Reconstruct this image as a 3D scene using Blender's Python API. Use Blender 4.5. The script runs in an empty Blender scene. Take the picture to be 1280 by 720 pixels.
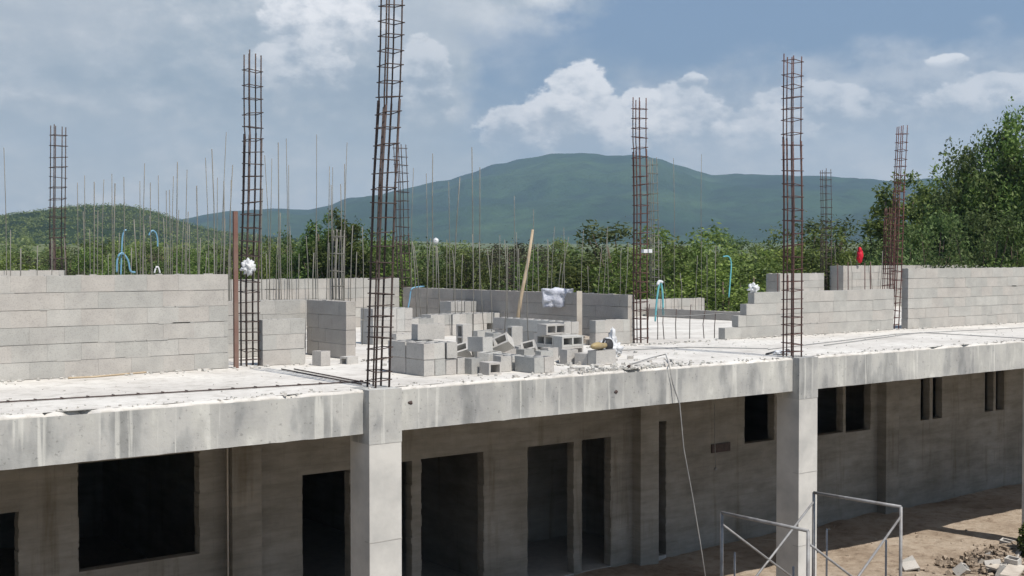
import bpy, math, random
from math import sin, cos, pi, radians, atan2, tan
from mathutils import Vector, Matrix, noise
R = random.Random(7)
sc = bpy.context.scene
col = sc.collection

# ------------------------------------------------------------------ camera solution (from the photo's vanishing points)
FPX, TH, PIT, ROLL, EYE = 1540.365, 0.652621, 0.0234062, 0.00041, 1.3922
def ray(x, y):
    c, s = cos(ROLL), sin(ROLL); dx, dy = x-640, y-360
    xx = c*dx+s*dy; u = -(-s*dx+c*dy)
    d = FPX*cos(PIT)+u*sin(PIT); v = u*cos(PIT)-FPX*sin(PIT)
    return Vector((d*sin(TH)+xx*cos(TH), d*cos(TH)-xx*sin(TH), v))
def onZ(x, y, z=0.0):
    r = ray(x, y); t = (z-EYE)/r.z
    return Vector((r.x*t, r.y*t, z))
def onY(x, y, Y):
    r = ray(x, y); t = Y/r.y
    return Vector((r.x*t, Y, EYE+r.z*t))
def onD(x, y, D):                      # at forward distance D
    r = ray(x, y); t = D/(r.x*sin(TH)+r.y*cos(TH))
    return Vector((r.x*t, r.y*t, EYE+r.z*t))

# ------------------------------------------------------------------ mesh builder
class MB:
    def __init__(s): s.v = []; s.f = []; s.m = []; s.sm = []
    def add(s, vs, fs, mi=0, smooth=False):
        o = len(s.v); s.v += [tuple(v) for v in vs]
        for f in fs: s.f.append([i+o for i in f]); s.m.append(mi); s.sm.append(smooth)
    def box(s, a, b, mi=0, M=None, top=True):
        x0, y0, z0 = a; x1, y1, z1 = b
        vs = [Vector(p) for p in ((x0,y0,z0),(x1,y0,z0),(x1,y1,z0),(x0,y1,z0),(x0,y0,z1),(x1,y0,z1),(x1,y1,z1),(x0,y1,z1))]
        if M: vs = [M @ v for v in vs]
        s.add(vs, [(0,3,2,1),(4,5,6,7),(0,1,5,4),(1,2,6,5),(2,3,7,6),(3,0,4,7)], mi)
    def tube(s, pts, r, n=6, mi=0, cap=True):
        pts = [Vector(p) for p in pts]; rings = []
        for i, p in enumerate(pts):
            a = pts[max(i-1, 0)]; b = pts[min(i+1, len(pts)-1)]
            t = (b-a).normalized()
            u = t.cross(Vector((0,0,1)) if abs(t.z) < .9 else Vector((1,0,0))).normalized(); w = t.cross(u)
            rr = r[i] if isinstance(r, (list, tuple)) else r
            rings.append([p+(u*cos(2*pi*k/n)+w*sin(2*pi*k/n))*rr for k in range(n)])
        vs = [v for q in rings for v in q]; fs = []
        for i in range(len(pts)-1):
            for k in range(n): fs.append((i*n+k, i*n+(k+1) % n, (i+1)*n+(k+1) % n, (i+1)*n+k))
        if cap: fs.append(tuple(range(n))[::-1]); fs.append(tuple((len(pts)-1)*n+k for k in range(n)))
        s.add(vs, fs, mi, True)
    def ball(s, c, rad, mi=0, nu=10, nv=7, jit=0, M=None):
        c = Vector(c); vs = []; fs = []
        rx, ry, rz = rad if isinstance(rad, (tuple, list)) else (rad,)*3
        for j in range(nv+1):
            for i in range(nu):
                ph = pi*j/nv; t = 2*pi*i/nu
                q = Vector((sin(ph)*cos(t), sin(ph)*sin(t), cos(ph)))
                k = 1+jit*(noise.noise(q*2.3+c*3)+(.3*noise.noise(q*5+c*5)+.12*noise.noise(q*11+c) if jit > .6 else 0))
                v = Vector((q.x*rx*k, q.y*ry*k, q.z*rz*k))
                vs.append(c+(M @ v if M else v))
        for j in range(nv):
            for i in range(nu): fs.append((j*nu+i, (j+1)*nu+i, (j+1)*nu+(i+1) % nu, j*nu+(i+1) % nu))
        s.add(vs, fs, mi, True)
    def build(s, name, mats, parent=None, loc=None, bevel=0):
        me = bpy.data.meshes.new(name); me.from_pydata(s.v, [], s.f)
        if not isinstance(mats, (list, tuple)): mats = [mats]
        for m in mats: me.materials.append(m)
        me.polygons.foreach_set('material_index', s.m); me.polygons.foreach_set('use_smooth', s.sm); me.update()
        o = bpy.data.objects.new(name, me); col.objects.link(o)
        if parent: o.parent = parent
        if loc: o.location = loc
        if bevel:
            b = o.modifiers.new('b', 'BEVEL'); b.width = bevel; b.segments = 1
        return o
def tag(o, label=None, cat=None, group=None, kind=None):
    if label: o['label'] = label
    if cat: o['category'] = cat
    if group: o['group'] = group
    if kind: o['kind'] = kind
    return o
def empty(name, loc=(0,0,0), rz=0, label=None, cat=None, group=None, rot=None):
    o = bpy.data.objects.new(name, None); col.objects.link(o); o.location = loc
    o.rotation_euler = rot if rot else (0, 0, rz); o.empty_display_size = .1
    return tag(o, label, cat, group)
def copy_tree(o, parent=None):
    c = o.copy(); col.objects.link(c)
    if parent: c.parent = parent
    for ch in list(o.children): copy_tree(ch, c)
    return c

# ------------------------------------------------------------------ materials
def mat(name, fn, rough=.9, spec=.2):
    m = bpy.data.materials.new(name); m.use_nodes = True; nt = m.node_tree
    b = nt.nodes['Principled BSDF']; b.inputs['Roughness'].default_value = rough
    b.inputs['Specular IOR Level'].default_value = spec
    fn(nt, b); return m
def N(nt, t, **k):
    n = nt.nodes.new(t)
    for a, v in k.items():
        if a.startswith('i_'): n.inputs[a[2:].replace('_', ' ')].default_value = v
        else: setattr(n, a, v)
    return n
def L(nt, a, b): nt.links.new(a, b)
def vec(nt, scale=(1,1,1), kind='Object'):
    if kind == 'World':
        src = N(nt, 'ShaderNodeNewGeometry').outputs['Position']
    else: src = N(nt, 'ShaderNodeTexCoord').outputs[kind]
    mp = N(nt, 'ShaderNodeMapping'); mp.inputs['Scale'].default_value = scale
    L(nt, src, mp.inputs['Vector']); return mp.outputs['Vector']
def nz(nt, v, scale, detail=4, rough=.55):
    n = N(nt, 'ShaderNodeTexNoise'); n.inputs['Scale'].default_value = scale
    n.inputs['Detail'].default_value = detail; n.inputs['Roughness'].default_value = rough
    L(nt, v, n.inputs['Vector']); return n.outputs['Fac']
def ramp(nt, fac, stops):
    r = N(nt, 'ShaderNodeValToRGB'); e = r.color_ramp.elements
    while len(e) < len(stops): e.new(.5)
    for i, (p, c) in enumerate(stops):
        e[i].position = p; e[i].color = (*c, 1) if len(c) == 3 else c
    L(nt, fac, r.inputs['Fac']); return r.outputs['Color']
def mix(nt, fac, a, b, mode='MIX'):
    n = N(nt, 'ShaderNodeMix', data_type='RGBA', blend_type=mode)
    for s, v in ((0, fac), (6, a), (7, b)):
        if isinstance(v, (float, int)): n.inputs[s].default_value = v
        elif isinstance(v, tuple): n.inputs[s].default_value = (*v, 1)
        else: L(nt, v, n.inputs[s])
    return n.outputs[2]
def math_(nt, op, a, b=None, clamp=False):
    n = N(nt, 'ShaderNodeMath', operation=op, use_clamp=clamp)
    for i, v in enumerate((a, b)):
        if v is None: continue
        if isinstance(v, (float, int)): n.inputs[i].default_value = v
        else: L(nt, v, n.inputs[i])
    return n.outputs[0]
def bump(nt, b, h, st=.3, dist=.02):
    n = N(nt, 'ShaderNodeBump'); n.inputs['Strength'].default_value = st; n.inputs['Distance'].default_value = dist
    L(nt, h, n.inputs['Height']); L(nt, n.outputs['Normal'], b.inputs['Normal'])

def m_beam(nt, b):
    v1 = vec(nt, (1.5, 1.5, .55), 'World'); a = nz(nt, v1, 1.7, 4, .55)
    c1 = ramp(nt, a, [(.34, (.27,.275,.275)), (.44, (.36,.365,.365)), (.48, (.43,.43,.425)), (.60, (.47,.47,.455)), (.66, (.56,.56,.54))])
    v2 = vec(nt, (6, 6, .26), 'World'); s = ramp(nt, nz(nt, v2, 2, 3), [(.59, (0,0,0)), (.66, (1,1,1))])
    c2 = mix(nt, math_(nt, 'MULTIPLY', s, .7), c1, (.60,.60,.58))
    v3 = vec(nt, (1,1,1), 'World'); bl = ramp(nt, nz(nt, v3, 1.1, 5, .6), [(.36, (.74,.745,.75)), (.60, (1.06,1.06,1.04))])
    c3 = mix(nt, 1.0, c2, bl, 'MULTIPLY')
    p = ramp(nt, nz(nt, v3, 26, 3), [(.28, (.6,.6,.6)), (.36, (1,1,1))])
    L(nt, mix(nt, 1.0, mix(nt, .8, c3, p, 'MULTIPLY'), (.95,.94,.92), 'MULTIPLY'), b.inputs['Base Color'])
    bump(nt, b, nz(nt, v3, 18, 6, .65), .35, .012)
def m_slab(nt, b):
    v = vec(nt, (1,1,1), 'World')
    c = ramp(nt, nz(nt, v, .9, 6, .62), [(.3, (.46,.435,.40)), (.5, (.57,.545,.505)), (.68, (.65,.63,.585))])
    d = ramp(nt, nz(nt, v, 6, 5, .7), [(.36, (.70,.69,.67)), (.5, (1,1,1))])
    L(nt, mix(nt, .75, c, d, 'MULTIPLY'), b.inputs['Base Color'])
    bump(nt, b, nz(nt, v, 7, 8, .7), .5, .03)
def m_block(var=.5, island=True, base=(.41,.40,.375)):
    def f(nt, b):
        if island: r = N(nt, 'ShaderNodeNewGeometry').outputs['Random Per Island']
        else: r = N(nt, 'ShaderNodeObjectInfo').outputs['Random']
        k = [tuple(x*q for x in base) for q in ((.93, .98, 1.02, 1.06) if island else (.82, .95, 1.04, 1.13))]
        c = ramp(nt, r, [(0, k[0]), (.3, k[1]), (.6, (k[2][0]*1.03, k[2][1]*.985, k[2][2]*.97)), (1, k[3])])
        v = vec(nt, (1,1,1), 'World')
        g = ramp(nt, nz(nt, v, 3.2, 6, .65), [(.3, (.84,.84,.84)), (.65, (1.05,1.05,1.04))])
        h = ramp(nt, nz(nt, v, 60, 2), [(.3, (.82,.82,.82)), (.5, (1,1,1))])
        L(nt, mix(nt, 1.0, mix(nt, 1.0, c, g, 'MULTIPLY'), h, 'MULTIPLY'), b.inputs['Base Color'])
        bump(nt, b, nz(nt, v, 70, 4, .7), .5, .006)
    return f
def m_plain(c, c2=None, sc_=8, bs=.2, bd=.01, kind='Object'):
    def f(nt, b):
        v = vec(nt, (1,1,1), kind)
        L(nt, ramp(nt, nz(nt, v, sc_, 5, .6), [(.3, c2 or tuple(x*.7 for x in c)), (.65, c)]), b.inputs['Base Color'])
        bump(nt, b, nz(nt, v, sc_*3, 4), bs, bd)
    return f
def m_lower(nt, b):      # dull unpainted block wall of the ground floor, joints smeared
    tc = N(nt, 'ShaderNodeNewGeometry').outputs['Position']
    sp = N(nt, 'ShaderNodeSeparateXYZ'); L(nt, tc, sp.inputs[0])
    cb = N(nt, 'ShaderNodeCombineXYZ'); L(nt, math_(nt, 'ADD', sp.outputs['X'], sp.outputs['Y']), cb.inputs[0]); L(nt, sp.outputs['Z'], cb.inputs[1])
    br = N(nt, 'ShaderNodeTexBrick'); L(nt, cb.outputs[0], br.inputs['Vector'])
    br.inputs['Scale'].default_value = 1; br.inputs['Brick Width'].default_value = .4; br.inputs['Row Height'].default_value = .2
    br.inputs['Mortar Size'].default_value = .007; br.inputs['Mortar Smooth'].default_value = .4
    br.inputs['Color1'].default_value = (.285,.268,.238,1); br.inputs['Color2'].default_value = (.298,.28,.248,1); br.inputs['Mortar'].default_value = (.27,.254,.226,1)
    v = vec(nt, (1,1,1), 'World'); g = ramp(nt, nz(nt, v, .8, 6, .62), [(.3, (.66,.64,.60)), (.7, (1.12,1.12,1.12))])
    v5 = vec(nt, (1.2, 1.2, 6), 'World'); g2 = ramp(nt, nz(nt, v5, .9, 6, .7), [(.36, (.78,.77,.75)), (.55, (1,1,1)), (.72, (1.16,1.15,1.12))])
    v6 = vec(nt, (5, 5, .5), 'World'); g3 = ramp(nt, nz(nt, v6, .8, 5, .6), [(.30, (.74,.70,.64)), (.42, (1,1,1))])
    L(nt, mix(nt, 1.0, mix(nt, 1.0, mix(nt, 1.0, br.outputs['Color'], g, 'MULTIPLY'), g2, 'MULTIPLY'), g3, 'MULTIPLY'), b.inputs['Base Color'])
    bump(nt, b, nz(nt, v, 14, 6, .7), .4, .012)
def m_ground(nt, b):
    v = vec(nt, (1,1,1), 'World')
    a = nz(nt, v, .018, 8, .62)
    c = ramp(nt, a, [(.33, (.035,.06,.024)), (.42, (.07,.10,.035)), (.48, (.13,.15,.065)), (.60, (.17,.18,.09)), (.68, (.08,.105,.04))])
    f = ramp(nt, nz(nt, v, .35, 6, .7), [(.3, (.55,.6,.5)), (.6, (1.1,1.1,1.1))])
    L(nt, mix(nt, 1.0, c, f, 'MULTIPLY'), b.inputs['Base Color']); bump(nt, b, nz(nt, v, .6, 6, .7), .8, .6)
def m_dirt(nt, b):
    v = vec(nt, (1,1,1), 'World')
    c = ramp(nt, nz(nt, v, .55, 9, .66), [(.3, (.22,.165,.12)), (.48, (.37,.30,.23)), (.7, (.50,.43,.35))])
    f = ramp(nt, nz(nt, v, 5, 7, .72), [(.36, (.62,.58,.55)), (.52, (1,1,1))])
    L(nt, mix(nt, .8, c, f, 'MULTIPLY'), b.inputs['Base Color']); bump(nt, b, nz(nt, v, 3, 9, .72), .9, .10)
def m_hill(c0, c1, c2, s0=.010, field=None, s1=.05):
    def f(nt, b):
        v = vec(nt, (1,1,1), 'World')
        a = nz(nt, v, s0, 8, .62)
        c = ramp(nt, a, [(.36, c0), (.5, c1), (.66, c2)])
        g = ramp(nt, nz(nt, v, s1, 5, .7), [(.36, (.50,.52,.50)), (.6, (1.15,1.15,1.1))])
        c = mix(nt, .9, c, g, 'MULTIPLY')
        if field:
            k = ramp(nt, nz(nt, v, s0*.7, 3, .5), [(.565, (0,0,0)), (.60, (1,1,1))])
            c = mix(nt, math_(nt, 'MULTIPLY', k, .8), c, field)
        L(nt, c, b.inputs['Base Color']); bump(nt, b, nz(nt, v, s1, 6, .75), 1.0, 14)
    return f
def m_leaf(a, b_, c):
    def f(nt, b):
        r = N(nt, 'ShaderNodeNewGeometry').outputs['Random Per Island']
        o = N(nt, 'ShaderNodeObjectInfo').outputs['Random']
        k = ramp(nt, r, [(0, a), (.5, b_), (1, c)])
        hs = N(nt, 'ShaderNodeHueSaturation'); L(nt, k, hs.inputs['Color'])
        L(nt, math_(nt, 'ADD', math_(nt, 'MULTIPLY', o, .95), .58), hs.inputs['Value'])
        L(nt, math_(nt, 'ADD', math_(nt, 'MULTIPLY', math_(nt, 'FRACT', math_(nt, 'MULTIPLY', o, 7.3)), .045), .47), hs.inputs['Hue'])
        L(nt, hs.outputs['Color'], b.inputs['Base Color'])
        tr = N(nt, 'ShaderNodeBsdfTranslucent'); L(nt, hs.outputs['Color'], tr.inputs['Color'])
        ms = N(nt, 'ShaderNodeMixShader'); ms.inputs[0].default_value = .38
        L(nt, b.outputs[0], ms.inputs[1]); L(nt, tr.outputs[0], ms.inputs[2])
        L(nt, ms.outputs[0], nt.nodes['Material Output'].inputs['Surface'])
    return f
M = {}
M['beam'] = mat('cast_concrete', m_beam)
M['column'] = mat('column_concrete', m_plain((.56,.545,.51), (.40,.395,.375), 2.2, .3, .01, 'World'))
M['slab'] = mat('slab_screed', m_slab)
M['block'] = mat('block_masonry', m_block())
M['blockd'] = mat('block_masonry_shaded', m_block(base=(.385,.36,.33)))  # darker, warmer copy of the block for shaded walls, shade tone in its colour
M['loose'] = mat('loose_block', m_block(island=False, base=(.43,.425,.405)))
M['mortar'] = mat('mortar', m_plain((.42,.405,.375), (.33,.32,.30), 9, .4, .01, 'World'))
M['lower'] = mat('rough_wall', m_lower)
M['dirt'] = mat('dry_dirt', m_dirt)
M['ground'] = mat('grass_ground', m_ground)
M['hill'] = mat('wooded_hill', m_hill((.018,.040,.014), (.032,.062,.020), (.055,.085,.028), .012, (.07,.09,.045), .09))
M['mount'] = mat('forested_mountain', m_hill((.012,.032,.013), (.024,.054,.018), (.05,.088,.03), .0030, None, .014))
M['rust'] = mat('rusty_steel', m_plain((.135,.072,.062), (.07,.042,.04), 30, .3, .002), .75)
M['dark'] = mat('weathered_steel', m_plain((.095,.068,.06), (.05,.04,.038), 20, .3, .002), .7)
M['red'] = mat('red_oxide_steel', m_plain((.14,.062,.055), (.07,.037,.035), 12, .3, .002), .75)
M['bar'] = mat('bare_bar', m_plain((.215,.205,.18), (.13,.125,.11), 3, .2, .002), .7)
M['wood'] = mat('pale_timber', m_plain((.47,.38,.27), (.33,.26,.18), 5, .3, .004))
M['woodr'] = mat('reddish_timber', m_plain((.17,.085,.07), (.20,.15,.12), 2, .3, .004))
M['board'] = mat('dusty_board', m_plain((.55,.50,.43), (.38,.33,.28), 4, .3, .004))
M['blue'] = mat('blue_hose', m_plain((.17,.33,.45), (.10,.24,.36), 4, 0), .4, .5)
M['teal'] = mat('teal_hose', m_plain((.16,.45,.47), (.08,.30,.36), 4, 0), .4, .5)
M['white'] = mat('white_plastic', m_plain((.66,.67,.68), (.48,.49,.51), 6, .4, .02), .5, .4)
M['sack'] = mat('sack_paper', m_plain((.62,.63,.68), (.40,.42,.50), 14, .6, .02), .8)
M['redp'] = mat('red_cloth', m_plain((.62,.02,.04), (.42,.01,.03), 9, .3, .02), .6)
M['yellow'] = mat('yellow_casing', m_plain((.36,.27,.12), (.26,.21,.13), 9, .2, .005), .5, .4)
M['black'] = mat('black_rubber', m_plain((.05,.05,.055), (.03,.03,.03), 9, .2, .005), .6)
M['galv'] = mat('galvanised_tube', m_plain((.27,.27,.27), (.15,.14,.135), 7, .2, .003), .5, .5)
M['cable'] = mat('grey_wire', m_plain((.28,.28,.27), (.2,.2,.2), 7, 0), .6)
M['rubble'] = mat('rubble', m_block(base=(.46,.45,.42)))
M['bark'] = mat('bark', m_plain((.13,.10,.075), (.07,.055,.04), 5, .6, .03))
M['leafA'] = mat('leaf_mid', m_leaf((.058,.098,.022), (.105,.16,.036), (.19,.25,.07)), .55, .3)
M['leafB'] = mat('leaf_bright', m_leaf((.07,.11,.02), (.125,.18,.036), (.20,.26,.07)), .55, .3)
M['leafC'] = mat('leaf_olive', m_leaf((.05,.055,.03), (.075,.078,.04), (.11,.105,.06)), .6, .2)
M['leafD'] = mat('leaf_grey', m_leaf((.062,.10,.03), (.115,.165,.05), (.20,.25,.10)), .6, .2)

# ------------------------------------------------------------------ the setting: ground, hills, mountain
GZ = -3.7
YB, YC, CW, YW, HB = 11.364, 11.255, .40, 14.67, .471      # beam face, column face, column width, wall line
def px_az(x): r = ray(x, 324); return atan2(r.x, r.y)
def gh(az, r):
    q = (az-px_az(640))
    s = .0165+.009*max(0, min(1, -q/.3))
    k = max(0, r-110)
    h = GZ + (k*s if k > 0 else 0)
    if k > 0: h += min(1, k/300)*2.2*noise.noise(Vector((sin(az)*r, cos(az)*r, 0))*.006)
    return min(h, GZ+34)
def polar(name, azs, rs, hf, m, label=None):
    mb = MB(); vs = []; na, nr = len(azs), len(rs)
    for r in rs:
        for a in azs: vs.append((sin(a)*r, cos(a)*r, hf(a, r)))
    fs = [(j*na+i, j*na+i+1, (j+1)*na+i+1, (j+1)*na+i) for j in range(nr-1) for i in range(na-1)]
    mb.add(vs, fs, 0, True); o = mb.build(name, m); tag(o, kind='structure'); return o
c0 = px_az(640)
azf = [c0+radians(-180+4*i) for i in range(91)]
azf = sorted(set([a for a in azf if abs(a-c0) > radians(40)] + [c0+radians(-40+.5*i) for i in range(161)]))
polar('ground', azf, [.01, 12, 25, 40, 60, 80, 100, 120, 150, 190, 240, 300, 370, 450, 550, 680, 820, 1000, 1300, 1700, 2300, 3200, 4200, 5200], gh, M['ground'])
yard = MB(); nx, ny = 420, 150
vs = []
for j in range(ny+1):
    for i in range(nx+1):
        x = -18+i*70/nx; y = -12+j*42/ny
        e = 0 if (y > 15 or y < -11 or i in (0, nx)) else 1
        vs.append((x, y, GZ+.02+e*(.05*noise.noise(Vector((x*.5, y*.5, 3)))+.035*noise.noise(Vector((x*1.7, y*1.7, 6)))+.02*noise.noise(Vector((x*5, y*5, 6)))+.05)))
yard.add(vs, [(j*(nx+1)+i, j*(nx+1)+i+1, (j+1)*(nx+1)+i+1, (j+1)*(nx+1)+i) for j in range(ny) for i in range(nx)], 0, True)
tag(yard.build('dirt_yard', M['dirt']), kind='structure')

def prof(pts):
    a = [(px_az(x), y) for x, y in pts]
    def f(az):
        if az <= a[0][0]: return a[0][1]
        for (p, u), (q, w) in zip(a, a[1:]):
            if az <= q:
                t = (az-p)/(q-p); t = t*t*(3-2*t)*.5+t*.5
                return u+(w-u)*t
        return a[-1][1]
    return f
def dpx(az, y, Rr):        # height above the eye that shows at row y when Rr metres away
    return EYE + (324-y)/FPX*Rr*cos(az-TH)
MP = prof([(-900,262),(-300,285),(60,292),(230,276),(280,266),(350,262),(385,265),(410,258),(440,249),(470,247),(500,239),(560,228),(590,218),(620,208),(650,202),(690,197),(730,197),(760,200),(800,200),(825,203),(850,211),(875,219),(890,223),(920,221),(960,223),(1000,225),(1060,228),(1110,229),(1200,226),(1280,222),(1700,240),(2400,262)])
def mh(az, r):
    R0 = 3600+260*noise.noise(Vector((az*5, 0, 1)))
    top = dpx(az, MP(az), R0); t = (r-R0)/1.0
    base = 15
    if t < 0:
        k = max(0, 1+t/1900); k = k*k*(3-2*k)
    else: k = max(0, 1-t/2200); k = k*k*(3-2*k)
    p = Vector((sin(az)*r, cos(az)*r, 0))
    rid = (1-abs(noise.noise(Vector((az*13, r*.00035, 2))))*1.6)
    n = noise.fractal(p*.0016, .9, 2.1, 5)
    edge = 1-math.exp(-((r-R0)/420)**2)
    return base + (top-base)*k*(1-.16*edge*(1-rid)) + n*52*edge*min(1, k*3) + (3.0*noise.noise(p*.02)+7*abs(noise.noise(p*.011)))*min(1, k*3)-25*(1-min(1, k*6))
am = [c0+radians(-46+.16*i) for i in range(600)]
polar('mountain', am, [1700+60*i for i in range(30)]+[3500+35*i for i in range(14)]+[4050+120*i for i in range(8)], mh, M['mount'])
HP = prof([(-500,275),(-200,262),(-60,270),(0,269),(20,266),(50,263),(75,259),(95,256),(130,256),(160,257),(185,262),(205,268),(225,276),(250,284),(300,292),(420,300),(560,318),(700,330),(900,340)])
def hh(az, r):
    R0 = 820; top = dpx(az, HP(az)+5, R0); t = r-R0
    k = max(0, 1+t/330) if t < 0 else max(0, 1-t/420)
    k = k*k*(3-2*k); g = gh(az, r)-3
    p = Vector((sin(az)*r, cos(az)*r, 0))
    return g + max(0, top-g)*k + (2.0*noise.noise(p*.03)+1.4*abs(noise.noise(p*.10))+1.0*abs(noise.noise(p*.31)))*min(1, k*4)
polar('hills', [c0+radians(-46+.16*i) for i in range(390)], [480+12*i for i in range(64)], hh, M['hill'])

# ------------------------------------------------------------------ the building
B = empty('unfinished_building', (0, YC, GZ), 0, 'long unfinished concrete building with an open lower storey and a rough upper slab', 'building')
def bpart(mb, name, m, par=B, **k):
    o = mb.build(name, m, par); o.matrix_parent_inverse = Matrix.Translation((0, -YC, -GZ)); return o
XL, XR, YR = -15.0, 48.0, 22.35
CX = [6.70-7*3, 6.70-14, 6.70-7, 6.70, 13.671, 20.15, 27.3, 34.3, 41.3]
# slab with an uneven, spalled lip along the front
sb = MB(); n = 900; vt = []
for i in range(n+1):
    x = XL+(XR-XL)*i/n; a = noise.noise(Vector((x*1.7, 0, 0))); c = noise.noise(Vector((x*7, 4, 0))); e = noise.noise(Vector((x*19, 9, 0)))
    lip = .006+.012*a+.014*max(0, c)+.008*e; zt = .004*a+.007*c+.006*e
    sp_ = max(0, noise.noise(Vector((x*2.3, 7, 0)))-.06)*.20+max(0, noise.noise(Vector((x*11, 7, 5)))-.12)*.16; vt.append((x, YB-.002-.004*c+sp_*.25, -.026-sp_*.9+zt*.5)); vt.append((x, YB+.012+.02*abs(a)+.02*max(0,c)+sp_*1.2, zt-.003-sp_*.15)); vt.append((x, YB+.12+.05*a, .002)); vt.append((x, YB+.02, -.06))
fs = []
for i in range(n):
    o = 4*i
    fs += [(o, o+4, o+5, o+1), (o+1, o+5, o+6, o+2), (o+3, o+7, o+4, o)]
sb.add(vt, fs, 0, True)
sb.add([(XL, YB+.08, 0), (XR, YB+.08, 0), (XR, YR, 0), (XL, YR, 0), (XL, YB+.08, -.20), (XR, YB+.08, -.20), (XR, YR, -.20), (XL, YR, -.20)],
       [(0,1,2,3), (7,6,5,4), (1,5,6,2), (2,6,7,3), (3,7,4,0)])
bpart(sb, 'roof_slab', M['slab'])
# front beams, one per bay
ends = [XL]+CX+[XR]
for i in range(len(ends)-1):
    x0 = ends[i]+(CW if i else 0); x1 = ends[i+1]
    if x1-x0 < .3: continue
    mb = MB(); n = int((x1-x0)/.12); vs = []
    for k in range(n+1):
        x = x0+(x1-x0)*k/n; w = .003*noise.noise(Vector((x*2, 1, 1))); q = .006*noise.noise(Vector((x*6, 2, 1)))+.004*noise.noise(Vector((x*22, 2, 1)))
        vs += [(x, YB+w, -HB+q), (x, YB+w*.5, -.24), (x, YB-w, -.030), (x, YB+.28, -HB+q*.3), (x, YB+.28, -.2)]
    fs = []
    for k in range(n):
        o = 5*k; fs += [(o, o+5, o+6, o+1), (o+1, o+6, o+7, o+2), (o+3, o+8, o+5, o), (o+4, o+9, o+8, o+3)]
    mb.add(vs, fs); bpart(mb, 'beam', M['beam'])
# front columns
for x in CX:
    mb = MB(); H0, H1 = GZ-.1, .004
    for k in range(12):
        z0 = H0+(H1-H0)*k/12; z1 = H0+(H1-H0)*(k+1)/12
    mb.box((x, YC, H0), (x+CW, YC+CW, -.575)); o = bpart(mb, 'column', M['column'])
    mb = MB(); mb.box((x-.004, YC-.004, -.575), (x+CW+.004, YC+CW, H1))
    h = mb.build('column_head', M['beam'], o); tag(h)
    for q in (-1.62, -2.65):
        mb = MB(); mb.box((x-.003, YC-.003, q-.006), (x+CW+.003, YC+.1, q+.004)); mb.build('pour_joint', M['mortar'], o)
# inner columns (front of the rooms) and rear ones
for x in (-7.3, -.3, 6.70, onY(801, 520, YW).x, onY(1108, 500, YW).x, 27.7, 34.7):
    mb = MB(); mb.box((x, YW, -3.66), (x+.41, YW+.35, -.2)); bpart(mb, 'inner_column', M['lower'])
# lower wall with openings
OPN = [(-12.6,-11,-2.37,-1.05), (-9.6,-8.7,-3.6,-1.5), (-6.1,-4.6,-2.37,-1.05), (-3.2,-2.4,-3.6,-1.5), (-1.6,-.7,-2.37,-1.05), (1.0,2.5,-2.37,-1.05), (3.2,4.12,-3.6,-1.55), (4.80,6.35,-2.37,-1.06), (7.80,8.55,-3.6,-1.52), (9.35,9.56,-3.6,-1.5), (9.71,10.84,-3.6,-1.49),
       (11.66,12.60,-3.6,-1.5), (12.76,13.39,-3.6,-1.49), (14.46,14.64,-3.58,-1.33), (16.57,17.38,-1.90,-1.01), (18.55,19.36,-1.93,-1.05), (19.43,20.22,-1.95,-1.05),
       (21.86,22.18,-1.91,-1.02), (22.28,22.62,-1.91,-1.03), (24.19,24.54,-1.91,-1.03), (24.62,24.95,-1.91,-1.03), (26.6,26.9,-1.9,-1.03), (29,29.8,-1.9,-1.03), (31.2,32,-3.6,-1.5), (36,37,-1.9,-1.03)]
mb = MB(); xs = XL; Y0, Y1 = YW+.20, YW+.36
for (a, b, z0, z1) in sorted(OPN):
    mb.box((xs, Y0, -3.72), (a, Y1, -.2)); mb.box((a, Y0, z1), (b, Y1, -.2))
    if z0 > -3.55: mb.box((a, Y0, -3.72), (b, Y1, z0))
    for sd in (a, b):
        z = z0
        while z < z1-.05:
            h_ = R.uniform(.04, .19); k_ = R.uniform(.001, .016)
            mb.box((sd if sd == a else sd-k_, Y0+.003, z), (sd+k_ if sd == a else sd, Y1-.003, min(z1, z+h_))); z += h_+R.uniform(.0, .05)
    xs = b
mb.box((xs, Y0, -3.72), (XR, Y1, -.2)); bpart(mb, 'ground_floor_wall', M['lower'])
mb = MB(); mb.box((XL, Y0-.012, -.46), (XR, Y0-.001, -.20)); bpart(mb, 'inner_beam', M['lower'])
mb = MB(); mb.box((XL, 11.9, -3.72), (XR, YR, -3.612)) if False else mb.box((XL, Y0+.001, -3.72), (XR, YR, -3.60)); bpart(mb, 'ground_floor_slab', M['mortar'])
for x in (-7, 0, 7.6, 11.2, 14.7, 21, 28, 35):
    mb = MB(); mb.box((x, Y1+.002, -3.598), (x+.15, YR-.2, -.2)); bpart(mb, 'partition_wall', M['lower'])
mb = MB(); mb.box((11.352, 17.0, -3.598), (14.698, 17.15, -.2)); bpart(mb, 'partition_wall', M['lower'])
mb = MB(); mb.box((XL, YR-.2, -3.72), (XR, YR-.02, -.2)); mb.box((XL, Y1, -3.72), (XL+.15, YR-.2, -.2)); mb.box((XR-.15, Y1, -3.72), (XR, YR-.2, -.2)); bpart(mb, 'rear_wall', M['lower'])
# pipe beside the inner column, small boards and boxes on the lower wall
mb = MB(); mb.tube([(6.66, YW+.05, -3.6), (6.66, YW+.05, -.25)], .012, 8)
tag(bpart(mb, 'conduit', M['board']))
mb = MB(); mb.box((15.72, Y0-.03, -1.98), (16.18, Y0-.001, -1.83)); bpart(mb, 'junction_box', M['dark'])

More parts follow.
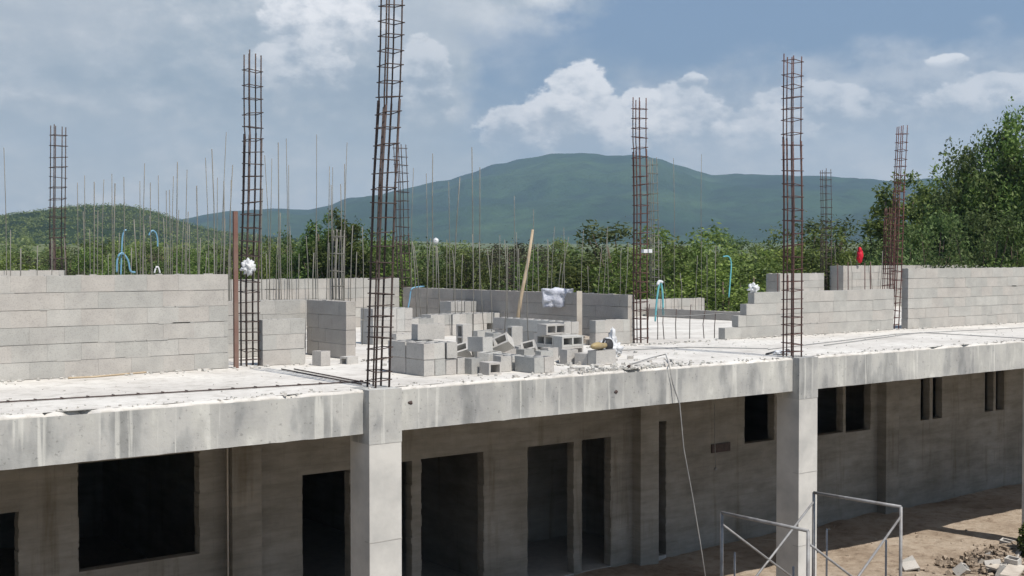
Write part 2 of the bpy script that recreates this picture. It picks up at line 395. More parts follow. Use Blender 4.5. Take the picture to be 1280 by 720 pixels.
# ------------------------------------------------------------------ block walls of the upper storey
def courses(mb, L_, n, t=.15, seed=0, s0=None, s1=None, cap=None):
    """wall along +x from 0, thickness +y; s0[i]/s1[i]: start/end of course i"""
    r = random.Random(seed)
    for c in range(n):
        a = s0[c] if s0 else 0; b = s1[c] if s1 else L_
        z0, z1 = c*.2, c*.2+.2
        mb.box((a+.008, .006, z0), (b-.008, t-.006, z1-.004), 1)
        x = a-(.2 if c % 2 else 0)
        for _ in range(int((b-a)*1.1)):
            u = r.uniform(a+.05, max(a+.06, b-.3)); mb.box((u, -.0045, z0-.006+r.uniform(0,.006)), (min(b, u+r.uniform(.05,.34)), .006, z0+r.uniform(.004,.013)), 1)
        while x < b-.01:
            p, q = max(a, x), min(b, x+.4)
            if q-p > .03:
                j = r.uniform(-.0025, .0025); k = r.uniform(-.002, .002); w = .0006
                mb.box((p+w, j, z0+.004+k), (q-w, t+j, z1-.002+k), 0)
            x += .4
def lumps(mb, L_, t, z, seed, n):
    r = random.Random(seed)
    for _ in range(n):
        u = r.uniform(.02, max(.03, L_-.2)); w = r.uniform(.02, .14); v = r.uniform(.01, t-.05)
        mb.box((u, v, z-.006), (u+w, v+r.uniform(.02,.05), z+r.uniform(.002, .012)), 1)
def wall(name, loc, rz, L_, n, label, m='block', t=.15, seed=0, s0=None, s1=None, group=None):
    mb = MB(); courses(mb, L_, n, t, seed, s0, s1)
    if not s0: lumps(mb, L_, t, n*.2, seed, int(L_*5))
    o = mb.build(name, [M[m], M['mortar']]); o.location = loc; o.rotation_euler = (0, 0, rz)
    return tag(o, label, 'wall', group)
wall('block_wall', (-9, YW, .003), 0, 9+6.66, 6, 'long pale block wall six courses high at the left front of the slab', seed=1)
s0 = [0, .85, .95, 1.12]
p = [onY(x, y, YW).x for x, y in ((906,415),(923,400),(933,386),(943,372))]
wall('block_wall', (p[0], YW, .003), 0, 20.66-p[0], 4, 'pale four course wall whose left end steps down like stairs', seed=2, s0=[q-p[0] for q in p])
wall('block_wall', (21.12, YW, .003), 0, 22, 6, 'long pale six course wall at the right front, right of the leaning cage', seed=3)
wall('block_stub', (7.16, YW+.05, .003), 0, .62, 3, 'short pale three course wall stub just right of the cage at the left wall', seed=4)
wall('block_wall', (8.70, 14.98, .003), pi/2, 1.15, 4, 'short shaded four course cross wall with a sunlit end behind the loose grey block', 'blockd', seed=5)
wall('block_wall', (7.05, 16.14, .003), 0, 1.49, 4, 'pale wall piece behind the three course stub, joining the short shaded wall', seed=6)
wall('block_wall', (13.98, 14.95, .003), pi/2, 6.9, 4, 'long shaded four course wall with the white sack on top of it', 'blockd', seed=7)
wall('block_wall', (7.1, 21.95, .003), 0, 6.7, 5, 'pale back wall with many thin bars, seen between the two tallest left cages', seed=8)
wall('block_wall', (-9, 21.95, .003), 0, 15.9, 6, 'far back wall whose top just shows over the long left wall', seed=9)
wall('block_wall', (14.25, 21.95, .003), 0, 8.7, 2, 'low pale two course parapet at the back, right of the brown cage', seed=10)
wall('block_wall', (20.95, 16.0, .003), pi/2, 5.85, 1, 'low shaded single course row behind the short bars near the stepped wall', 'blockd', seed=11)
q0 = onY(963, 350, 21.95).x
wall('block_wall', (q0, 21.95, .003), 0, 27.7-q0, 5, 'pale back wall five courses high behind the stepped wall', seed=12)
q1 = onY(1042, 350, 21.95).x
wall('block_wall', (q1, 21.93, .003), 0, 38-q1, 6, 'pale back wall six courses high to the left of the leaning cage', seed=13)
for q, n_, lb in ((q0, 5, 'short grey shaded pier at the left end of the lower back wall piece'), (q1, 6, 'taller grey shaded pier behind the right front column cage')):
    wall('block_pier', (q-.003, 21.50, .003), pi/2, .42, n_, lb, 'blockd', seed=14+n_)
wall('block_stub', (13.08, 14.9, .003), 0, .75, 2, 'pale two course wall stub at the foot of the brown rear cage', seed=20)

# ------------------------------------------------------------------ rebar cages
def cage(base, top, w, label, m='rust', nb=3, sp=.2, splice=.55, seed=0, inner=True, group='tall reinforcement cages', low=0):
    """square cage from base to top (world points); splice = height fraction where the thicker lapped bars end"""
    r = random.Random(seed); base = Vector(base); top = Vector(top)
    root = empty('rebar_cage', base, 0, label, 'rebar cage', group)
    d = top-base; H = d.z
    def at(z, x=0, y=0):
        t = z/H
        bend = .012*sin(t*9+seed)
        return Vector((d.x*t+bend+x, d.y*t+y, z))
    w *= .76; h = w/2; cs = [(-h,-h), (h,-h), (h,h), (-h,h)]
    ex = [(-.15*h,h)] if nb == 3 else []
    for i, (x, y) in enumerate(cs+ex):
        mb = MB(); zs = H*splice; e = r.uniform(-.04, .08)
        lo = [at(z, x, y) for z in (0, zs*.35, zs*.7, zs+e)]
        mb.tube(lo, .0115 if i < 4 else .0095, 6)
        sh = .90
        up = [at(z, x*sh if z > zs*.8 else x*.96, y*sh if z > zs*.8 else y*.96) + Vector((.004, .002, 0)) for z in (zs*.45, zs*.75, zs, zs+.12, (zs+H)/2, H+r.uniform(.0, .07))]
        up[3] = at(zs+.12, x*.97, y*.97)
        up[4] = at((zs+H)/2, x*.97, y*.97); up[5] = at(up[5].z, x*.97, y*.97)
        mb.tube(up, .009, 6)
        mb.build('vertical_bar', M[m], root)
    # ties
    z = .08
    while z < H-.03:
        if z > H*.0:
            mb = MB(); tl = r.uniform(-.012, .012); tq = r.uniform(-.010, .010); g = h+.012; rot = r.uniform(-.06, .06)
            c = at(z); pts = []
            for (x, y) in [(-g,-g), (g,-g), (g,g), (-g,g)]:
                xx = x*cos(rot)-y*sin(rot); yy = x*sin(rot)+y*cos(rot)
                pts.append(c+Vector((xx, yy, x*tl/g+y*tq/g)))
            for k in range(4):
                a, b = pts[k], pts[(k+1) % 4]; dd = (b-a).normalized()*.012
                mb.tube([a-dd, b+dd], .006, 5)
            mb.build('tie', M[m], root)
        z += .92*sp*r.uniform(.86, 1.14)*(0.72 if z < 1.0 and low else 1)
    return root
def cg(Y, bx, tx, ty, w, label, **k):
    b = onY(bx, 400, Y).x; t = onY(tx, ty, Y)
    return cage((b, Y, .0), (t.x, Y, t.z), w, label, **k)
cg(11.50, 471.5, 491, -22, .225, 'tallest dark cage, leaning, on the column at the front edge, its top out of view', m='dark', sp=.175, splice=.70, seed=1, low=1)
cg(14.87, 311, 317, 70, .22, 'slightly leaning dark cage at the right end of the long left wall', m='dark', sp=.19, splice=.74, seed=2, low=1)
cg(14.87, 801, 800, 126, .205, 'reddish brown cage at the near end of the long shaded wall', m='rust', sp=.17, splice=.80, seed=3)
cg(11.47, 991, 991, 72, .235, 'upright cage with thick lapped bars on the right front column', m='rust', sp=.19, splice=.72, seed=4, low=1)
cg(14.87, 1117, 1127.5, 161, .19, 'reddish cage leaning right between the stepped wall and the right wall', m='red', sp=.17, splice=.70, seed=5)
cg(22.15, 72, 72.5, 160, .27, 'dark cage rising behind the far left end of the left wall', m='dark', sp=.2, splice=.45, seed=6)
cg(22.15, 507, 500, 181, .25, 'slim dark cage partly hidden right behind the tallest front cage', m='dark', sp=.2, splice=.5, seed=7)
cg(22.15, 1033, 1032.5, 214, .27, 'thin far cage rising from the grey pier right of the upright cage', m='dark', sp=.21, splice=.5, seed=8)
cg(22.15, 819, 816, 200, .20, 'faint slim cage directly behind the reddish brown cage', m='bar', sp=.24, splice=.5, seed=9)
cg(18.4, 1109, 1113, 262, .24, 'short red brown cage standing left behind the leaning reddish cage', m='red', sp=.15, splice=.9, seed=10)
cg(18.6, 421, 423, 290, .18, 'short pale cage of bars behind the pale back wall, left of the tallest cage', m='bar', sp=.3, splice=.95, seed=11)

# ------------------------------------------------------------------ single starter bars
LM = [(-1000, 'photo left edge'), (80, 'far left cage'), (172, 'blue hoses'), (325, 'left wall cage'), (512, 'tallest front cage'), (550, 'white cap'), (668, 'leaning timber pole'), (812, 'brown cage'), (912, 'teal hose'), (1003, 'right front cage'), (1078, 'red cloth'), (1130, 'right leaning cage')]
cnt = {}
ORD = ['first','second','third','fourth','fifth','sixth','seventh','eighth','ninth','tenth','eleventh','twelfth','thirteenth','fourteenth','fifteenth','sixteenth','seventeenth','eighteenth','nineteenth','twentieth','twenty-first','twenty-second','twenty-third','twenty-fourth','twenty-fifth','twenty-sixth','twenty-seventh','twenty-eighth','twenty-ninth','thirtieth','thirty-first','thirty-second','thirty-third','thirty-fourth','thirty-fifth']
def landmark(px, key):
    lm = [l for x, l in LM if x <= px][-1]
    k = (lm, key); cnt[k] = cnt.get(k, 0)+1
    return ORD[min(cnt[k]-1, len(ORD)-1)], lm
bars = []     # (x base, y of base ref, x top, y top, plane Y, base z)
sky = [(6,5,184),(99,97,228),(106,106,219),(118,118,227),(130,130,224),(140,140,217),(145,144,229),(155,155,221),(174,175,226),(181,181,204),(188,188,228),(195,198,219),(208,208,238),(213,212,237),(216,217,220),(220,222,202),(231,234,212),(246,246,232),(262,257,197),(268,265,186),(270,272,222),(272,283,165),(281,280,226),(288,291,206),(292,289,225),
       (328,328,236),(338,331,194),(335,340,198),(348,348,178),(358,358,173),(361,361,206),(395,396,168),(406,412,208),(416,416,209),(418,414,231),(430,431,205),(429,434,178),(516,517,210),(533,533,217),(541,541,192),(563,561,227),(591,590,184),(566,575,222),(641,643,245),(664,667,262),(599,600,209),(843,842,198),(877,877,193),(700,712,285),(428,426,230)]
for b, t, y in sky: bars.append((b, t, y, 21.85 if R.random() < .7 else R.uniform(18.5, 21.8)))
RR = random.Random(11)
low = [9,23,49,66,85,103,112,121,133,149,160,172,179,185,192,205,211,219,226,236,241,252,258,270,277,287,318,326,333,343,353,366,372,383,391,400,409,437,446,452,521,528,536,549,557,571,577,583,589,604,610,616,623,629,636,647,653,660,674,682,690,698,706,716,727,735,745,752,761,772,780,826,834,851,868,886,897,1047,1053,1063,1091,1099]
for x in low:
    y = RR.uniform(262, 318) if x < 560 else RR.uniform(275, 320)
    if x > 820: y = RR.uniform(300, 345)
    if 515 < x < 700: y = RR.uniform(295, 322)
    bars.append((x+RR.uniform(-2, 2), x+RR.uniform(-5, 5), y, RR.choice([21.85, 21.85, RR.uniform(17, 21.5)])))
bars.sort()
for b, t, y, Y in bars:
    if 560 < b < 800 and y > 270:
        if RR.random() < .15: continue
        t += RR.uniform(-7, 7); y += RR.uniform(-18, 14)
    if 515 < b < 662 and y > 250 and RR.random() < .8: rw = ray(b, 380); Y = 13.7*rw.y/rw.x*RR.uniform(.84, .98); t -= RR.uniform(-3, 11)
    if 905 < b < 915: continue
    if b > 1020: Y = 21.80
    if 812 < b < 900: Y = 21.8
    zb = 0.0
    if Y > 21.7: Y = 21.86
    B0 = onY(b, 340, Y); T = onY(t, y, Y); H = T.z
    k = (RR.uniform(-.03, .03), RR.uniform(-.03, .03))
    mb = MB(); d = Vector((T.x-B0.x, 0, 0))
    pts = [Vector((0,0,0)), Vector((d.x*.3+k[0], k[1], H*.35)), Vector((d.x*.62+k[0]*.6, k[1]*1.5, H*.7)), Vector((d.x, 0, H))]
    mb.tube(pts, .0066 if RR.random() < .75 else .0095, 5)
    o = mb.build('starter_bar', M['bar']); o.location = (B0.x, Y, zb+.002)
    high = y < 250
    od, lm = landmark(b, high)
    tag(o, ('%s tall thin bar against the sky right of the %s' if high else '%s pale bar against the greenery right of the %s') % (od, lm), 'steel bar', 'thin starter bars rising from the walls')
# short bars with horizontal wires right of the brown cage (in front of the low row)
sh = []
for i, x in enumerate((810, 822, 830, 845, 862, 880, 893)):
    P0 = onZ(x, 425-i*.35, 0); mb = MB(); h_ = [.62, .5, .55, .52, .6, .5, .45][i]
    mb.tube([(0,0,0), (R.uniform(-.02,.02), .01, h_*.5), (R.uniform(-.04,.04), 0, h_)], .008, 5)
    o = mb.build('starter_bar', M['dark']); o.location = P0
    tag(o, '%s short dark bar on the open slab between brown cage and stepped wall' % ORD[i], 'steel bar', 'short bars on the open slab'); sh.append(P0)
mb = MB(); a = sh[0]; b = sh[-1]
mb.tube([(0,0,0), ((b-a)*.5)+Vector((0,0,-.02)), (b-a)+Vector((.35,-.1,.02))], .006, 5)
o = mb.build('tie_wire', M['cable']); o.location = a+Vector((0,-.012,.42)); tag(o, 'horizontal dark wire tied across the short bars on the open slab', 'wire')
for i, (x, yt, yb) in enumerate(((972,350,358),(985,352,358),(1047,338,360),(1060,336,360),(1081,337,360),(1088,336,360))):
    Y = 15.6 if i < 2 else 16.2
    T = onY(x, yt-8, Y); mb = MB(); mb.tube([(0,0,0), (.01,0,T.z*.5), (0,0,T.z)], .010, 5)
    o = mb.build('starter_bar', M['rust']); o.location = (T.x, Y, .002)
    tag(o, '%s rusty bar just behind the top of the stepped wall, counted from the left' % ORD[i], 'steel bar', 'rusty bars behind the stepped wall')

# ------------------------------------------------------------------ loose concrete blocks
def block_mesh(Lx=.39, T=.15, H=.19, cells=2):
    mb = MB(); w = .026; x0, x1 = -Lx/2, Lx/2
    mb.box((x0, -T/2, 0), (x1, -T/2+w, H)); mb.box((x0, T/2-w, 0), (x1, T/2, H))
    step = (Lx-w)/cells
    for i in range(cells+1): mb.box((x0+i*step, -T/2+w, 0), (x0+i*step+w, T/2-w, H))
    return mb
proto = block_mesh().build('concrete_block', M['loose']); proto_h = block_mesh(.19, .15, .19, 1).build('half_block', M['loose'])
used = {proto.name: 0, proto_h.name: 0}
def block(loc, rot=(0,0,0), label='', group=None, half=False):
    src = proto_h if half else proto
    if used[src.name] == 0: o = src
    else: o = src.copy(); col.objects.link(o)
    used[src.name] += 1
    o.location = loc
    o.rotation_euler = tuple(a+R.uniform(-.012, .012) for a in rot)
    if 'group' in o: del o['group']
    return tag(o, label, 'concrete block', group)
CN = ['left', 'second', 'third', 'right', 'far right']
# front pile
G = 'blocks in the neat front pile by the tallest cage'
for lay in range(2):
    for row in range(2):
        for c in range(4 if lay == 0 else 3):
            x = 8.10+c*.158+R.uniform(-.004, .004)+(.012 if c > 1 else 0); y = 12.42+row*.405+R.uniform(-.012, .012)
            block((x, y, .004+lay*.196), (0, 0, pi/2), '%s block, %s row, %s layer of the neat pile behind the tallest cage' % (CN[c], ('front', 'rear')[row], ('bottom', 'top')[lay]), G)
block((8.47, 12.80, .398), (0, 0, -.04), 'single block lying crosswise on top of the neat front pile')
# loose ones near the short shaded wall
block((7.80, 14.32, .003), (0, 0, pi/2+.15), 'small grey block alone on the slab right of the three course stub', half=True)
block((8.14, 14.33, .003), (0, pi/2, .2), 'flat half block lying at the foot of the short shaded wall', half=True)
block((8.13, 14.30, .156), (0, pi/2, -.1), 'half block resting on the flat one near the short shaded wall', half=True) if False else None
# pallet stack, five wide, three high
G = 'blocks in the square stack behind the tallest cage'
for lay in range(3):
    for c in range(5):
        block((10.42+c*.153, 17.45, .003+lay*.196), (0, 0, pi/2), '%s block, layer %s of the square stack seen through the tallest cage' % (('left end', 'second', 'middle', 'fourth', 'right end')[c], ('one', 'two', 'three')[lay]), G)
G = 'blocks in the low stack right of the square stack'
for lay in range(2):
    for c in range(3):
        block((11.32+c*.154, 17.7, .003+lay*.196), (0, 0, pi/2), '%s block, %s layer of the low stack right of the square stack' % (('left', 'middle', 'right')[c], ('bottom', 'top')[lay]), G)
block((10.72, 16.9, .003), (0, 0, .0), 'dark faced block on the slab in front of the square stack')
# long double row in the middle, parallel to the facade
G = 'blocks in the long double row in the middle of the slab'
for lay in range(2):
    for c in range(12):
        rot = (0, 0, pi/2) if (c in (0, 1, 2, 3, 7, 8, 10)) else ((pi/2, 0, 0) if False else (0, 0, pi/2))
        if lay == 0 and c in (8, 10): continue
        block((12.35+c*.158, 18.65+.02*(c % 3), .003+lay*.196), rot, '%s block from the left, %s layer of the long double row mid slab' % (ORD[c], ('lower', 'upper')[lay]), G)
for c in range(4):
    block((13.3+c*.16, 19.4, .398), (0, 0, pi/2), '%s block of the short top layer behind the long double row' % ORD[c], G)
    block((13.3+c*.16, 19.4, .202), (0, 0, pi/2), '%s block beneath the short top layer behind the long row' % ORD[c], G)
    block((13.3+c*.16, 19.4, .003), (0, 0, pi/2), '%s lowest block behind the long double row' % ORD[c], G)
# row running back, shaded side to the left
G = 'blocks in the row in front of the long shaded wall'
for lay in range(2):
    for c in range(5):
        for d in range(2):
            block((12.60+d*.155+c*.02, 15.22+c*.405, .003+lay*.198), (0, 0, pi/2), '%s block from the near end, %s layer, %s file before the shaded wall' % (ORD[c], ('lower', 'upper')[lay], ('left', 'right')[d]), G)
# tumbled heap: centre of each block by where it lies, then its tilt
from mathutils import Euler
def heap(px, py, z, rot, label, half=False):
    c = onZ(px, py, z); e = Euler(rot).to_matrix(); loc = c-e @ Vector((0, 0, .095))
    block(loc, rot, label, 'blocks in the tumbled heap', half)
HPI = pi/2
for h_ in ((580,421,.200,(0,HPI,HPI*.0+.15),'block standing on end at the back left of the tumbled heap'),
    (643,424,.200,(0,HPI,-.05),'tallest pale block standing on end in the middle of the heap'),
    (571,442,.120,(-.8,.3,2.3),'tilted block with open cells at the left of the heap'),
    (600,430,.285,(0,.06,HPI-.1),'upper shaded block with a bright top, left in the heap'),
    (598,444,.098,(0,.0,HPI-.2),'lower shaded block with a bright rim, left in the heap'),
    (622,432,.255,(-1.0,.40,2.2),'block sloping up to the right with two bright rims'),
    (616,424,.26,(.1,0,.3),'pale block behind the sloping one in the heap',1),
    (662,437,.170,(-.8,.25,2.36),'tilted short block with a square open cell right in the heap',1),
    (592,457,.097,(0,0,.08),'squarish block at the front of the heap beside the neat pile',1),
    (613,460,.077,(HPI,0,.03),'small block with one dark open cell facing front',1),
    (612,449,.105,(.1,0,.5),'half hidden block just behind the open celled small one'),
    (628,454,.10,(0,0,1.45),'narrow pale block left of the wide shaded block',1),
    (634,452,.10,(0,0,1.6),'second narrow pale block left of the wide shaded block'),
    (606,446,.08,(0,0,.8),'block low under the left part of the tumbled heap'),
    (582,444,.08,(.05,0,.2),'flat block under the tilted one at the left of the heap'),
    (628,443,.08,(0,.1,-.4),'block low under the sloping one in the heap'),
    (650,441,.09,(0,0,1.2),'block low behind the wide shaded block'),
    (664,445,.085,(0,.1,.2),'block under the tilted short one with the square cell',1),
    (604,420,.10,(0,0,.1),'block lying behind the tumbled heap, cells hidden'),
    (622,417,.097,(HPI,0,.05),'block lying on its side behind the heap, cells showing')): heap(*h_)
block((9.38, 11.92, .003), (0, 0, pi/2), 'wide shaded block at the front right of the heap')
block((9.54, 11.92, .003), (0, 0, pi/2), 'pale block tight against the right of the wide shaded block')
# right stack, cells facing out
G = 'blocks in the flat laid stack right of the heap'
for lay in range(2):
    block((11.10, 13.75, .075+lay*.152), (pi/2, 0, pi/2), 'block in %s layer of the flat laid stack, cells towards the left' % ('the bottom', 'the top')[lay], G)
    block((11.30, 13.55, .075+lay*.152), (pi/2, 0, 0), 'front block in %s layer of the flat laid stack' % ('the bottom', 'the top')[lay], G)
    block((11.40, 13.95, .075+lay*.152), (pi/2, 0, .06), 'right rear block in %s layer of the flat laid stack' % ('the bottom', 'the top')[lay], G)
block((11.22, 13.85, .385), (pi/2, 0, .1), 'topmost flat block of the flat laid stack', G)
block((10.62, 12.45, .075), (pi/2, 0, .35), 'low block with a dark cell left of the one carrying the saw', None, True)
block((10.80, 12.18, .003), (0, 0, .12), 'pale block at the slab edge carrying the yellow power saw')
for i in range(7):
    block((10.1+.22*(i % 4)+R.uniform(-.03,.03), 12.55+.4*(i//4), .003), (0, 0, R.uniform(-.2, .2)), '%s block lying in the strip between heap and saw' % ORD[i], 'blocks lying between heap and saw', True) if i % 2 == 0 else None

# power saw on its block
t = empty('power_saw', (10.80, 12.18, .193), .25, 'yellow power saw with a black handle lying on a pale block', 'power saw')
mb = MB(); mb.ball((-.10, 0, .06), (.15, .055, .05), 0, 12, 8); mb.tube([(-.02,0,.05), (.08,0,.06)], [.045, .035], 10); mb.build('motor_housing', M['yellow'], t)
mb = MB(); mb.tube([(.02,0,.08), (.06,0,.14), (.16,0,.13), (.20,0,.06)], .016, 8); mb.build('handle', M['black'], t)
mb = MB(); mb.tube([(.16,-.02,.055), (.16,.0,.055)], .085, 18); mb.build('blade_guard', M['black'], t)
mb = MB(); mb.box((-.02,-.07,.0), (.26,.05,.006)); mb.build('base_plate', M['galv'], t)
# white plastic bag
mb = MB(); mb.ball((0,0,.11), (.15,.12,.12), 0, 28, 20, 1.0); mb.ball((.03,0,.26), (.045,.04,.12), 0, 20, 16, 1.0); o = mb.build('plastic_bag', M['white']); o.location = (11.75, 13.05, .0)
tag(o, 'crumpled white plastic bag standing behind the yellow power saw', 'bag')
# timber post by the shaded wall, offcuts
mb = MB(); mb.box((-.045,-.02,0), (.045,.02,.86)); o = mb.build('timber_post', M['board']); P0 = onZ(724, 429, 0); o.location = (P0.x, P0.y, .003); o.rotation_euler = (0, 0, -.5)
tag(o, 'pale upright board leaning in front of the long shaded wall', 'board')
for i, (x, y, a, l_) in enumerate(((735,429,.3,.3), (742,431,-.5,.25), (731,426,1.2,.25))):
    P0 = onZ(x, y, 0); mb = MB(); mb.box((-l_/2,-.04,0), (l_/2,.04,.08)); o = mb.build('timber_offcut', M['board']); o.location = P0+Vector((0,0,.003)); o.rotation_euler = (0,0,a)
    tag(o, ('pale timber offcut right of the upright board', 'small timber offcut beside the white plastic bag', 'timber offcut nearest the foot of the upright board')[i], 'timber', 'timber offcuts by the board')
mb = MB(); mb.tube([(0,0,0), (.03,.01,.5), (.14,.02,1.1), (.22,.02,1.75), (.36,.0,2.1)], [.03,.03,.026,.022,.018], 8)
Pb = onZ(644, 394, .4); Pt = onY(666, 287, Pb.y)
mb = MB(); d = Vector((Pt.x-Pb.x, 0, Pt.z)); mb.tube([(0,0,0), d*.35+Vector((-.02,0,0)), d*.7+Vector((.01,0,0)), d], [.038,.034,.03,.022], 8)
o = mb.build('timber_pole', M['wood']); o.location = (Pb.x, Pb.y, 0); tag(o, 'pale round pole leaning to the right in the middle of the slab', 'pole')
# reddish plank at the end of the left wall
mb = MB(); P0 = onY(297, 456, YW-.05); T0 = onY(296, 264, YW-.05)
mb.box((-.028,-.02,0), (.028,.02,T0.z)); o = mb.build('timber_plank', M['woodr']); o.location = (P0.x-.01, YW-.025, .002)
tag(o, 'tall thin reddish plank standing at the right end of the left wall', 'plank')
# sacks and bags
def cloth(name, P, w, h, m, label, cat, seed=0, d=.05):
    mb = MB(); vs = []; nx, nz_ = 14, 10
    for s in (0, 1):
        for j in range(nz_+1):
            for i in range(nx+1):
                u, v = i/nx, j/nz_
                k = noise.noise(Vector((u*3+seed, v*3, 0)))*.06+noise.noise(Vector((u*8+seed, v*8, 3)))*.02
                e = .05*noise.noise(Vector((u*4, seed, v*2)))
                vs.append(((u-.5)*w*(1-.12*v)+e*.6, (-d if s == 0 else d)*sin(pi*min(1, u*1.0))*.5+k, -v*h*(1+.18*noise.noise(Vector((u*2+seed, 5, 0))))+.5*k))
    q = (nx+1)*(nz_+1); fs = []
    for j in range(nz_):
        for i in range(nx):
            a = j*(nx+1)+i; fs.append((a, a+1, a+nx+2, a+nx+1)); fs.append((a+q+nx+1, a+q+nx+2, a+q+1, a+q))
    for i in range(nx): fs.append((i+1, i, i+q, i+1+q)); a = nz_*(nx+1)+i; fs.append((a, a+1, a+1+q, a+q))
    for j in range(nz_): a = j*(nx+1); fs.append((a, a+nx+1, a+nx+1+q, a+q)); a += nx; fs.append((a+nx+1, a, a+q, a+nx+1+q))
    mb.add(vs, fs, 0, True); o = mb.build(name, m); o.location = P; return tag(o, label, cat)
rs = ray(695, 366); Ps = Vector((13.75, 13.75*rs.y/rs.x, .83))
o = cloth('empty_sack', (13.70, Ps.y-.1, .88), .58, .34, M['sack'], 'crumpled white cement sack hung over the long shaded wall', 'sack', 2); o.rotation_euler = (.12, 0, -.45)
def blob(name, P, r, m, label, cat, jit=.8):
    mb = MB(); mb.ball((0,0,0), r, 0, 26, 18, jit); o = mb.build(name, m); o.location = P; return tag(o, label, cat)
P2 = onY(311, 334, 14.72); blob('plastic_bag', P2, (.08,.07,.09), M['white'], 'white plastic bag caught in the cage at the left wall end', 'bag')
P2 = onY(942, 361, YW+.07); blob('plastic_bag', (P2.x, P2.y, .80+.07), (.085,.08,.08), M['white'], 'small white bag lying on the stepped wall end', 'bag')
P2 = onZ(978, 441, .03); blob('cement_spill', P2, (.12,.09,.03), M['white'], 'white plastic scrap at the foot of the right front cage', 'scrap')
P2 = onY(1075, 320, 21.86); t = empty('red_cloth', P2, 0, 'bright red cloth hanging on a bar above the right back wall', 'cloth')
mb = MB(); mb.ball((0,0,-.02), (.09,.08,.19), 0, 14, 12, .5); mb.ball((0,0,.15), (.06,.05,.09), 0, 12, 8, .4); mb.build('fabric', M['redp'], t)
mb = MB(); mb.tube([(0,0,-1.3), (0,0,.28)], .009, 6); o = mb.build('starter_bar', M['bar']); o.location = P2+Vector((0,.10,0)); tag(o, 'thin bar carrying the bright red cloth above the right back wall', 'steel bar')
P2 = onY(545, 301, 21.7); blob('white_cap', P2, (.055,.055,.06), M['white'], 'small white cap on top of a bar right of the tallest cage', 'cap', .3)
mb = MB(); mb.tube([(0,0,-P2.z+.003), (.01,0,-.8), (0,0,-.04)], .009, 6); o = mb.build('starter_bar', M['bar']); o.location = P2; tag(o, 'thin bar that carries the small white cap', 'steel bar')
for i, (x, y, D) in enumerate(((840,297,30),(846,304,30),(844,315,30),(1104,315,20))):
    pass
mb = MB(); mb.box((-.05,-.03,-.03), (.035,.03,.03)); mb.box((.06,-.03,-.028), (.14,.03,.032)); o = mb.build('spacer_blocks', M['white']); o.location = onY(806, 314, 14.66); tag(o, 'pair of small white spacers tied on the reddish brown cage', 'spacer')
# hoses
def hose(px, Y, m, label, r=.02, z0=0):
    P = [onY(x, y, Y) for x, y in px]; b = P[0].copy(); mb = MB()
    Q = []
    for i in range(len(P)-1):           # smooth by Catmull-Rom
        p0 = P[max(i-1,0)]; p1 = P[i]; p2 = P[i+1]; p3 = P[min(i+2, len(P)-1)]
        for k in range(5):
            t = k/5; Q.append(.5*((2*p1)+(p2-p0)*t+(2*p0-5*p1+4*p2-p3)*t*t+(3*p1-p0-3*p2+p3)*t**3))
    Q.append(P[-1]); mb.tube([q-b for q in Q], r, 8); o = mb.build('hose', m); o.location = b; return tag(o, label, 'hose')
hose([(151,344),(152,318),(153,298),(155,289),(158,287)], 21.8, M['blue'], 'upright blue hose bent over at its top behind the left wall', .015)
hose([(146,340),(147,322),(153,316),(160,325),(163,338),(169,340)], 21.75, M['blue'], 'looped blue hose low behind the left wall', .017)
hose([(186,294),(190,288),(195,291),(197,300),(197,308)], 21.8, M['blue'], 'hooked end of blue hose hanging from a bar', .015)
hose([(193,341),(195,334),(198,334),(200,341)], 21.8, M['white'], 'small pale hose loop on the far wall below the hooked hose', .015)
hose([(819,402),(821,375),(825,352),(828,365),(829,395)], 17.5, M['teal'], 'pale blue hose looped beside the reddish brown cage', .018)
hose([(822,356),(824,352),(828,353)], 17.5, M['white'], 'white end of the pale blue hose beside the brown cage', .03)
hose([(911,372),(913,348),(914,330),(911,321),(904,321)], 21.7, M['teal'], 'teal hose with a bent top behind the low parapet', .018)
hose([(509,390),(512,375),(514,362),(520,359),(530,358)], 20.5, M['blue'], 'thin pale blue hose at the far end of the shaded wall', .015)
# things lying on the slab
def lying(name, px, m, label, cat, r=.008, z=.012, ties=0):
    P = [onZ(x, y, z) for x, y in px]; b = P[0].copy(); t = empty(name, b, 0, label, cat) if ties else None
    mb = MB(); Q = []
    for i in range(len(P)-1):
        for k in range(6):
            q = P[i].lerp(P[i+1], k/6); Q.append(q-b+Vector((0, .012*noise.noise(q*2), 0)))
    Q.append(P[-1]-b); mb.tube(Q, r, 6)
    if not ties:
        o = mb.build(name, m); o.location = b; return tag(o, label, cat)
    mb.build('bar', m, t); Lg = (P[-1]-P[0]).length; n = int(Lg/ties)
    for k in range(n+1):
        q = P[0].lerp(P[-1], k/n)-b; q.z = 0; mb = MB(); mb.tube([q+Vector((.006,-.022,.006)), q+Vector((-.006,.022,.008))], .007, 5); mb.build('tie', m, t)
    return t
lying('lying_bar', [(-60,505.5),(452,476.5)], M['dark'], 'long dark bar with tied knots lying along the left slab edge', 'steel bar', .008, .012, .24)
lying('lying_bar', [(352,461),(452,480)], M['dark'], 'left of two bars lying towards the foot of the tallest cage', 'steel bar')
lying('lying_bar', [(368,461),(462,479)], M['dark'], 'right of two bars lying towards the foot of the tallest cage', 'steel bar')
lying('lying_bar', [(85,472),(118,470.5),(186,464.5)], M['wood'], 'thin brown stick lying along the foot of the left wall', 'stick', .012)
lying('cable', [(772,438),(860,434),(960,436)], M['cable'], 'thin cable lying across the open slab right of the saw', 'cable', .008)
lying('cable', [(960,437),(1120,418),(1280,410)], M['cable'], 'thin cable running along the slab before the right wall', 'cable', .007)
